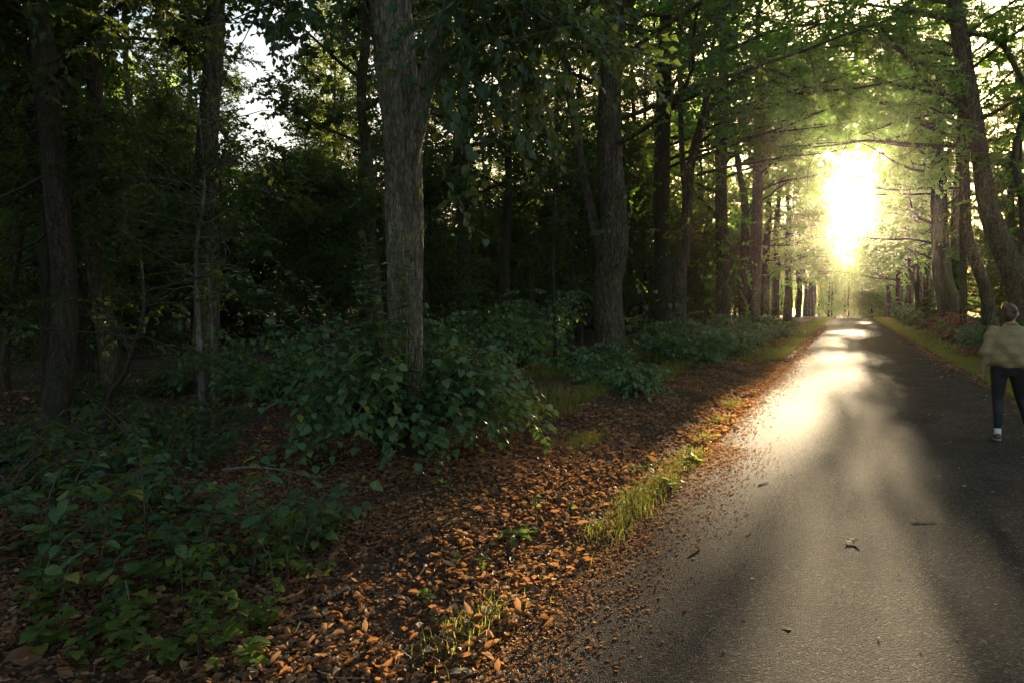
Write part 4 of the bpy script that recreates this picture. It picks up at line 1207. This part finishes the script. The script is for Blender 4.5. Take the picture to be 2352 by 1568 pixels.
tufts = [(1390, 1225, 60, 0.10), (1440, 1180, 90, 0.10), (1470, 1150, 120, 0.11), (1500, 1120, 100, 0.10), (1525, 1100, 90, 0.09), (1560, 1070, 120, 0.09), (1585, 1045, 90, 0.08), (1620, 1005, 80, 0.08), (1650, 965, 80, 0.08), (1680, 930, 80, 0.09), (1080, 1440, 90, 0.09), (1030, 1510, 26, 0.13), (1150, 1395, 26, 0.07), (1270, 1330, 30, 0.06), (1350, 1030, 80, 0.10), (1330, 1045, 60, 0.10)]
for q, (px, py, n, h) in enumerate(tufts):
    d = _fw + _rt * (px - 1176) / 1568 + _up * (784 - py) / 1568
    s = CAM_H / -d[2]; x, y = d[0] * s, d[1] * s
    n = n * 4 if n > 30 else n
    mb = MB(); blades(mb, x + r.normal(0, 0.085, n) * np.sign(r.random(n) - 0.3), y + r.normal(0, 0.19, n), r.uniform(0.4, 1.15, n) * h * 1.1, r, 1.5 if n > 30 else 0.8, w=0.0019)
    o = bpy.data.objects.new('grass_tuft', None); COL.objects.link(o); o.location = (x, y, g(x, y))
    tag(link('blades', mb.mesh('blades', M_GRASS, smooth=False, origin=(x, y, g(x, y))), o), kind='stuff')
    lab = {10: 'small grass tuft among the sunlit fallen leaves in the foreground', 11: 'few long grass blades nearest the camera in the leaf litter'}.get(q, 'grass tuft lit yellow along the left road edge')
    tag(o, lab, 'grass tuft', 'grass tufts along the left road edge')

# ------------------------------------------------------------------ fallen leaves
r = np.random.default_rng(750)
mb = MB()
def litter(n, xf, yf, size, th=0.03, edge=None):
    x = xf(r.random(n)); y = yf(r.random(n))
    z = gz(x, y) + r.uniform(0.0, th, n)
    a = r.uniform(0, 2 * pi, n)
    d = np.stack([np.cos(a), np.sin(a), r.normal(0, 0.22, n)], -1)
    nn = np.array([0, 0, 1.0]) + r.normal(0, 0.7, (n, 3))
    nn[:, 2] *= r.choice([-1, 1], n)
    t = np.clip(r.beta(1.6, 1.9, n), 0, 1)
    pt = np.sin(x * 4.1 + 2 * np.sin(y * 2.3)) + np.sin(y * 3.7 + 1.5 * np.sin(x * 3.0)) + r.normal(0, 0.9, n)
    m_ = pt > -1.1
    t = np.clip(t * 0.85 + 0.10 * pt, 0, 1)
    sz = size * np.exp(r.normal(-0.08, 0.38, n))
    return np.stack([x, y, z], -1)[m_], d[m_], nn[m_], sz[m_], t[m_]
parts = [litter(52000, lambda u: -1.5 - 3.7 * u ** 1.2, lambda u: 0.9 + 5.6 * u, 0.037),
         litter(28000, lambda u: -1.45 - 2.6 * u ** 1.2, lambda u: 6 + 14 * u ** 1.2, 0.048),
         litter(9000, lambda u: -1.4 - 2.0 * u, lambda u: 18 + 40 * u, 0.085),
         litter(14000, lambda u: -5 - 8 * u, lambda u: 1.5 + 18 * u, 0.07),
         litter(3800, lambda u: 2.45 + 0.75 * u ** 1.3, lambda u: 6 + 40 * u ** 1.5, 0.06)]
for P, d, nn, sz, t in parts:
    leaves(mb, P, d, nn, sz, t, 'curl')
tag(link('leaf_litter', mb.mesh('leaf_litter', M_DEAD, smooth=False)), 'brown leaf litter covering the ground left of the road', 'leaf litter', kind='stuff')
# crumbs: husks, stalks and needles swept to the road edge
mb = MB()
def crumbs(n, xf, yf, L, w):
    x = xf(n); y = yf(n); a = r.uniform(0, pi, n)
    z = np.where((x > -1.42) & (x < 2.5), gz(x, y) + 0.008 + 0.02 * np.sin(np.clip((x + 1.42) / 3.95, 0, 1) * pi), gz(x, y)) + r.uniform(0.0, 0.003, n)
    d = np.stack([np.cos(a), np.sin(a), r.normal(0, 0.15, n)], -1)
    leaves(mb, np.stack([x, y, z], -1), d * 1.0, np.array([0, 0, 1.0]) + r.normal(0, 0.4, (n, 3)), L * r.uniform(0.4, 1.4, n), r.random(n), 'curl')
crumbs(11000, lambda n: -1.55 + np.abs(r.normal(0, 0.32, n)), lambda n: 1.2 + 7 * r.random(n), 0.022, 0)
crumbs(6000, lambda n: -1.5 + np.abs(r.normal(0, 0.22, n)), lambda n: 7 + 20 * r.random(n), 0.03, 0)
crumbs(1500, lambda n: r.uniform(-1.3, 2.5, n), lambda n: 2 + 22 * r.random(n), 0.016, 0)
crumbs(16000, lambda n: -1.5 - 2.6 * r.random(n) ** 1.2, lambda n: 1.1 + 6 * r.random(n), 0.02, 0)
crumbs(2500, lambda n: 2.55 - np.abs(r.normal(0, 0.2, n)), lambda n: 6 + 25 * r.random(n), 0.03, 0)
tag(link('road_edge_debris', mb.mesh('road_edge_debris', M_DEAD, smooth=False)), 'dry crumbs of leaves and husks along the road edges', 'debris', kind='stuff')


def gpt(px, py):
    d = _fw + _rt * (px - 1176) / 1568 + _up * (784 - py) / 1568
    s = CAM_H / -d[2]
    return d[0] * s, d[1] * s


def zroad(x, y):
    if -1.42 < x < 2.5: return g(x, y) + 0.009 + 0.02 * sin((x + 1.42) / 3.95 * pi)
    return g(x, y) + 0.02


def fallen(mets, px, py, size, label, group=None, up=0.001, ang=None):
    x, y = gpt(px, py)
    a = r.uniform(0, 6.28) if ang is None else ang
    o = leaf_obj(mets[int(r.integers(len(mets)))], None, np.array([x, y, zroad(x, y) + up]), np.array([cos(a), sin(a), 0.05]), np.array([r.normal(0, 0.25), r.normal(-0.22, 0.12), 1.0]), size, 'fallen_leaf')
    return tag(o, label, 'fallen leaf', group)


fallen(PALES[-1:], 1938, 1250, 0.10, 'pale curled leaf lying alone in the middle of the near road', ang=0.2, up=0.004)
fallen(PALES, 1795, 1455, 0.055, 'small pale leaf on the road close to the lower picture edge', ang=0.1)
fallen(DEADS, 1608, 1270, 0.06, 'orange brown leaf standing on the road by the litter edge', up=0.003)
for px, py in ((1710, 1298), (1725, 1335), (1776, 1332), (1690, 1402), (1620, 1475), (1765, 1228), (2015, 1475), (2100, 1205), (2305, 1225), (2040, 1055), (2185, 1020), (2200, 1080), (2130, 955), (2215, 1125), (2275, 1135), (2345, 1055), (2060, 845), (2165, 850), (2010, 880), (1970, 960), (1905, 1000), (1850, 950), (1800, 1100), (2150, 1100), (1640, 1350), (2290, 1400), (2060, 1330), (2170, 905), (2120, 880), (1900, 880)):
    fallen(PALES if r.random() < 0.6 else DEADS, px, py, 0.026 * r.uniform(0.7, 1.3) * (1.6 if py < 1150 else 1), 'small dry leaf scattered on the open asphalt', 'dry leaves scattered on the asphalt')
for q in range(45):
    y = 9 + 26 * r.random() ** 1.5; x = 2.5 - abs(r.normal(0, 0.28))
    o = leaf_obj((PALES + DEADS)[int(r.integers(9))], None, np.array([x, y, zroad(x, y) + 0.002]), np.array([cos(q), sin(q), 0.05]), np.array([r.normal(0, 0.25), r.normal(0, 0.25), 1.0]), r.uniform(0.06, 0.1), 'fallen_leaf')
    tag(o, 'pale leaf at the right road edge by the verge', 'fallen leaf', 'leaves along the right road edge')
for q in range(215):
    px = r.uniform(150, 1250); py = r.uniform(1330, 1566)
    if px > 1180 and py > 1450: continue
    sunny = px > 700 + (1566 - py) * 0.9
    fallen(PALES if r.random() < 0.16 else DEADS, px, py, r.uniform(0.035, 0.068), 'curled brown leaf on top of the sunlit foreground litter' if sunny else 'curled brown leaf on top of the shaded foreground litter', 'larger leaves on the sunlit litter' if sunny else 'larger leaves on the shaded litter', up=r.uniform(0.005, 0.025))


# ------------------------------------------------------------------ sticks
def stick(label, pts, r0, r1, mat=None, group=None):
    P = spline(pts, 12); base = P[0]
    m_ = MB(); tube(m_, P, np.linspace(r0, r1, 12), 6)
    tag(link('stick', m_.mesh('stick', mat or M_STICK, origin=base), None, base), label, 'stick', group)


def gpz(px, py, up=0.03):
    x, y = gpt(px, py)
    return np.array([x, y, zroad(x, y) + up])


stick('long thin stick lying in the dark litter left of the linden bush', [gpz(512, 1168, 0.1), gpz(580, 1162, 0.12), gpz(650, 1163, 0.12), gpz(752, 1164, 0.08)], 0.014, 0.006)
stick('bent pale branch on the dim ground behind the bramble sprigs', [gpz(600, 1000, 0.1), gpz(640, 988, 0.15), gpz(700, 982, 0.12), gpz(745, 986, 0.08)], 0.016, 0.006)
stick('thick mossy log end half buried in the litter', [gpz(735, 1405), gpz(765, 1390), gpz(800, 1372)], 0.024, 0.016, M_BARKD)
stick('thin twig standing slanted among the lower left leaves', [gpz(300, 1460, 0.0), gpz(300, 1450, 0.1), gpz(292, 1440, 0.2)], 0.004, 0.002)
stick('crooked brown twig on the road near the lower picture edge', [gpz(1608, 1490, 0.003), gpz(1622, 1468, 0.005), gpz(1640, 1452, 0.003)], 0.005, 0.003, M_TWIG)
stick('straight thin straw lying across the road', [gpz(2090, 1207, 0.002), gpz(2150, 1208, 0.002)], 0.003, 0.002)
stick('short pale twig on the asphalt in the right foreground', [gpz(2292, 1226, 0.002), gpz(2310, 1224, 0.003)], 0.004, 0.003)
stick('short dark twig on the lit asphalt near the left edge', [gpz(1742, 1118, 0.003), gpz(1765, 1112, 0.004)], 0.005, 0.003)
for q in range(26):
    px = r.uniform(350, 1550); py = r.uniform(1300, 1560)
    x, y = gpt(px, py); a = r.uniform(0, 6.28); L = r.uniform(0.08, 0.25)
    if x > -1.65: continue
    p = np.array([x, y, zroad(x, y) + (0.025 if x < -1.6 else 0.003)])
    stick('thin dry twig lying on the foreground leaf litter', [p, p + np.array([cos(a) * L * 0.5, sin(a) * L * 0.5, r.uniform(0, 0.006)]), p + np.array([cos(a + 0.2) * L, sin(a + 0.2) * L, r.uniform(0, 0.02) if x < -1.6 else 0.0])], 0.003, 0.0015, group='twigs on the leaf litter')


# ------------------------------------------------------------------ the walking person
def remesh(mb, voxel, mat, name, smooth=6, disp=None):
    me = mb.mesh(name + '_raw', mat)
    o = bpy.data.objects.new(name + '_raw', me); COL.objects.link(o)
    m = o.modifiers.new('r', 'REMESH'); m.mode = 'VOXEL'; m.voxel_size = voxel; m.use_smooth_shade = True
    s = o.modifiers.new('s', 'SMOOTH'); s.iterations = smooth; s.factor = 0.5
    dg = bpy.context.evaluated_depsgraph_get()
    res = bpy.data.meshes.new_from_object(o.evaluated_get(dg))
    bpy.data.objects.remove(o); bpy.data.meshes.remove(me)
    res.name = name
    res.materials.clear(); res.materials.append(mat)
    if disp is not None:
        co = np.zeros(len(res.vertices) * 3, np.float32); res.vertices.foreach_get('co', co); co = co.reshape(-1, 3)
        no = np.zeros(len(res.vertices) * 3, np.float32); res.vertices.foreach_get('normal', no); no = no.reshape(-1, 3)
        co = co + no * disp(co)[:, None]
        res.vertices.foreach_set('co', co.astype(np.float32).ravel()); res.update()
    res.polygons.foreach_set('use_smooth', np.ones(len(res.polygons), bool))
    return res


def ell(mb, c, rad, n=14):
    th = np.linspace(0, pi, n)[1:-1]; ph = np.arange(n * 2) * pi / n
    V = np.array([(0, 0, 1)] + [(sin(a) * cos(b_), sin(a) * sin(b_), cos(a)) for a in th for b_ in ph] + [(0, 0, -1)]) * np.array(rad) + np.array(c)
    m = len(ph); k = len(th); F4, F3 = [], []
    for i in range(k - 1):
        for j in range(m): F4.append((1 + i * m + j, 1 + i * m + m + j, 1 + i * m + m + (j + 1) % m, 1 + i * m + (j + 1) % m))
    for j in range(m):
        F3.append((0, 1 + j, 1 + (j + 1) % m)); F3.append((len(V) - 1, 1 + (k - 1) * m + (j + 1) % m, 1 + (k - 1) * m + j))
    mb.add(V, F3, F4)


def capsule(mb, pts, rad, sides=14, n=14):
    P = spline(pts, n); R = np.interp(np.linspace(0, 1, n), np.linspace(0, 1, len(rad)), rad)
    tube(mb, P, R, sides, cap=False)
    ell(mb, P[0], (R[0],) * 3, 8); ell(mb, P[-1], (R[-1],) * 3, 8)


def loft(mb, rings, n=28):
    """stack of ellipses (cx, cy, z, rx, ry), closed at both ends"""
    th = np.arange(n) * 2 * pi / n
    V = np.vstack([np.stack([c[0] + c[3] * np.cos(th), c[1] + c[4] * np.sin(th), np.full(n, c[2])], -1) for c in rings] + [[(rings[0][0], rings[0][1], rings[0][2])], [(rings[-1][0], rings[-1][1], rings[-1][2])]])
    k = len(rings); F4, F3 = [], []
    for i in range(k - 1):
        for j in range(n): F4.append((i * n + j, i * n + (j + 1) % n, i * n + n + (j + 1) % n, i * n + n + j))
    for j in range(n):
        F3.append((k * n, (j + 1) % n, j)); F3.append((k * n + 1, (k - 1) * n + j, (k - 1) * n + (j + 1) % n))
    mb.add(V, F3, F4)


M_SKIN = cloth_mat('skin', (0.42, 0.24, 0.16), 0.5, 0.08, 20, bump=0)
M_JACKET = cloth_mat('tan_jacket', (0.30, 0.205, 0.10), 0.75, 0.18, 30)
M_LEGG = cloth_mat('black_leggings', (0.012, 0.013, 0.016), 0.6, 0.2, 80)
M_SOCK = cloth_mat('white_sock', (0.65, 0.65, 0.62), 0.85, 0.1, 90)
M_SHOE = cloth_mat('brown_shoe', (0.10, 0.065, 0.04), 0.55, 0.2, 40)
M_SOLE = cloth_mat('pale_sole', (0.35, 0.30, 0.24), 0.7, 0.1, 40)
M_HAIR = cloth_mat('brown_hair', (0.055, 0.028, 0.014), 0.45, 0.45, 14, bump=0.6)

fx, fy = 1.64, 9.98
person = thing('person', 'person in a loose tan jacket and black leggings walking away at the right edge', 'person', (fx + 0.095, fy, g(1.8, fy) + 0.024))
person.scale = (0.975, 0.975, 0.975)
LH, LK, LA = (-0.088, 0.0, 0.88), (-0.092, 0.015, 0.49), (-0.090, -0.05, 0.085)
RH, RK, RA = (0.088, 0.02, 0.88), (0.17, 0.16, 0.52), (0.26, 0.14, 0.11)
LS, LE, LW = (-0.165, -0.01, 1.335), (-0.232, -0.05, 1.08), (-0.255, 0.03, 0.855)
RS, RE, RW = (0.165, 0.02, 1.335), (0.25, 0.0, 1.08), (0.26, 0.10, 0.865)
bm_ = MB()
loft(bm_, [(0, 0, 0.80, 0.13, 0.10), (0, 0, 0.92, 0.165, 0.12), (0, 0, 1.05, 0.135, 0.10), (0, 0, 1.2, 0.15, 0.105), (0, 0, 1.31, 0.145, 0.09), (0, 0, 1.38, 0.08, 0.065), (0, 0.0, 1.44, 0.055, 0.055)])
capsule(bm_, [(0, 0.0, 1.38), (0.005, 0.02, 1.50)], [0.058, 0.052])
ell(bm_, (0.008, 0.035, 1.565), (0.072, 0.090, 0.105))
ell(bm_, (0.03, 0.075, 1.52), (0.05, 0.05, 0.05))
ell(bm_, (0.062, 0.118, 1.545), (0.014, 0.018, 0.018))
for s in (-1, 1): ell(bm_, (0.008 + s * 0.072 , 0.030 - s * 0.012, 1.555), (0.012, 0.022, 0.032), 8)
for A, K, N_ in ((LH, LK, LA), (RH, RK, RA)): capsule(bm_, [A, K, N_], [0.088, 0.052, 0.036])
for A, K, N_ in ((LS, LE, LW), (RS, RE, RW)):
    capsule(bm_, [A, K, N_], [0.052, 0.040, 0.027])
    w = np.array(N_); d = unit(np.array(N_) - np.array(K)); sd = -np.sign(N_[0])
    palm = w + d * 0.075
    capsule(bm_, [w + d * 0.015, palm], [0.025, 0.030], 10, 6)
    ell(bm_, w + d * 0.06, (0.022, 0.042, 0.045), 8)
    for f in range(4):
        b0 = palm + np.array([0, (f - 1.5) * 0.019, 0.0])
        Ln = (0.058, 0.068, 0.064, 0.050)[f]
        capsule(bm_, [b0, b0 + d * Ln * 0.55 + np.array([sd * 0.006, 0, 0]), b0 + d * Ln * 0.95 + np.array([sd * 0.024, 0.0, 0])], [0.0095, 0.0088, 0.0078], 8, 6)
    capsule(bm_, [w + d * 0.03 + np.array([0, 0.03, 0]), w + d * 0.065 + np.array([sd * 0.012, 0.05, 0]), w + d * 0.09 + np.array([sd * 0.02, 0.052, 0])], [0.012, 0.010, 0.008], 8, 6)
link('body', remesh(bm_, 0.007, M_SKIN, 'body', 2), person)
lg = MB()
loft(lg, [(0, 0.005, 0.80, 0.14, 0.11), (0, 0.0, 0.90, 0.175, 0.135), (0, 0, 0.99, 0.16, 0.12), (0, 0, 1.03, 0.145, 0.11)])
for A, K, N_ in ((LH, LK, LA), (RH, RK, RA)):
    A, K, N_ = map(np.array, (A, K, N_)); e = N_ + unit(K - N_) * 0.065
    capsule(lg, [A, (A + K) / 2 + np.array([0, 0.0, 0]), K, (K + e) / 2 + np.array([0, -0.018, 0.03]), e], [0.098, 0.080, 0.060, 0.056, 0.041])
link('leggings', remesh(lg, 0.011, M_LEGG, 'leggings', 3), person)
jk = MB()
loft(jk, [(0, -0.005, 0.90, 0.165, 0.13), (0, -0.01, 0.93, 0.20, 0.155), (0, -0.015, 1.02, 0.225, 0.175), (0, -0.02, 1.14, 0.23, 0.175), (0, -0.01, 1.25, 0.215, 0.15), (0, 0, 1.33, 0.18, 0.12), (0, 0.005, 1.39, 0.125, 0.095), (0, 0.01, 1.445, 0.08, 0.08)])
for A, K, N_ in ((LS, LE, LW), (RS, RE, RW)):
    capsule(jk, [A, (np.array(A) + np.array(K)) / 2 + np.array([np.sign(A[0]) * 0.015, 0, 0]), K, (np.array(K) + np.array(N_)) / 2, N_], [0.066, 0.072, 0.070, 0.066, 0.042])


def folds(co):
    x, y, z = co[:, 0], co[:, 1], co[:, 2]
    return 0.011 * np.sin(24 * z + 9 * x + 3 * np.sin(7 * x)) * np.clip((1.38 - z) * 4, 0, 1) + 0.009 * np.sin(17 * x - 30 * z + 2) + 0.005 * np.sin(55 * z + 12 * y)


link('jacket', remesh(jk, 0.013, M_JACKET, 'jacket', 5, folds), person)
cl = MB(); capsule(cl, [(-0.07, 0.02, 1.43), (-0.05, -0.055, 1.435), (0.0, -0.078, 1.44), (0.05, -0.055, 1.435), (0.07, 0.02, 1.43)], [0.016, 0.02, 0.021, 0.02, 0.016])
link('collar', remesh(cl, 0.008, M_JACKET, 'collar', 2), person)
hr = MB()
ell(hr, (-0.008, 0.012, 1.585), (0.088, 0.098, 0.100))
ell(hr, (-0.02, -0.03, 1.53), (0.068, 0.06, 0.08))
capsule(hr, [(-0.05, -0.04, 1.53), (-0.085, -0.045, 1.46), (-0.10, -0.04, 1.38)], [0.035, 0.030, 0.012])


def strands(co): return 0.004 * np.sin(70 * co[:, 0] + 8 * np.sin(11 * co[:, 2])) + 0.003 * np.sin(95 * co[:, 1] + 20 * co[:, 2])


link('hair', remesh(hr, 0.009, M_HAIR, 'hair', 3, strands), person)
for A, K in ((LA, LK), (RA, RK)):
    A = np.array(A); K = np.array(K)
    sk = MB(); capsule(sk, [A + np.array([0, 0, -0.02]), A + unit(K - A) * 0.055], [0.038, 0.040], 12, 6)
    link('sock', remesh(sk, 0.008, M_SOCK, 'sock', 2), person)
    z0 = A[2] - 0.085
    sh = MB()
    ell(sh, (A[0], A[1] - 0.02, z0 + 0.045), (0.042, 0.055, 0.045)); ell(sh, (A[0], A[1] + 0.06, z0 + 0.04), (0.044, 0.08, 0.036)); ell(sh, (A[0], A[1] + 0.12, z0 + 0.032), (0.046, 0.065, 0.030))
    so_ = link('shoe', remesh(sh, 0.009, M_SHOE, 'shoe', 3), person)
    sl_ = MB(); loft(sl_, [(A[0], A[1] + 0.055, z0, 0.043, 0.128), (A[0], A[1] + 0.055, z0 + 0.02, 0.047, 0.134)])
    link('sole', sl_.mesh('sole', M_SOLE), so_)

# ------------------------------------------------------------------ haze: thin morning air round everything
mh = bpy.data.materials.new('haze'); mh.use_nodes = True
hn = mh.node_tree.nodes; hn.clear()
ho = hn.new('ShaderNodeOutputMaterial')
pv = hn.new('ShaderNodeVolumePrincipled')
pv.inputs['Color'].default_value = (0.96, 0.90, 0.76, 1)
pv.inputs['Density'].default_value = HAZE_DENSITY
pv.inputs['Anisotropy'].default_value = HAZE_G
mh.node_tree.links.new(pv.outputs[0], ho.inputs['Volume'])
hb = MB()
x0, x1, y0, y1, z0, z1 = -325, 325, -325, 325, -4.5, 27.5
hb.add([(x, y, z) for z in (z0, z1) for y in (y0, y1) for x in (x0, x1)], None, [(0, 2, 3, 1), (4, 5, 7, 6), (0, 1, 5, 4), (2, 6, 7, 3), (0, 4, 6, 2), (1, 3, 7, 5)])
if HAZE_DENSITY > 0:
    tag(link('haze', hb.mesh('haze', mh, smooth=False)), kind='stuff')
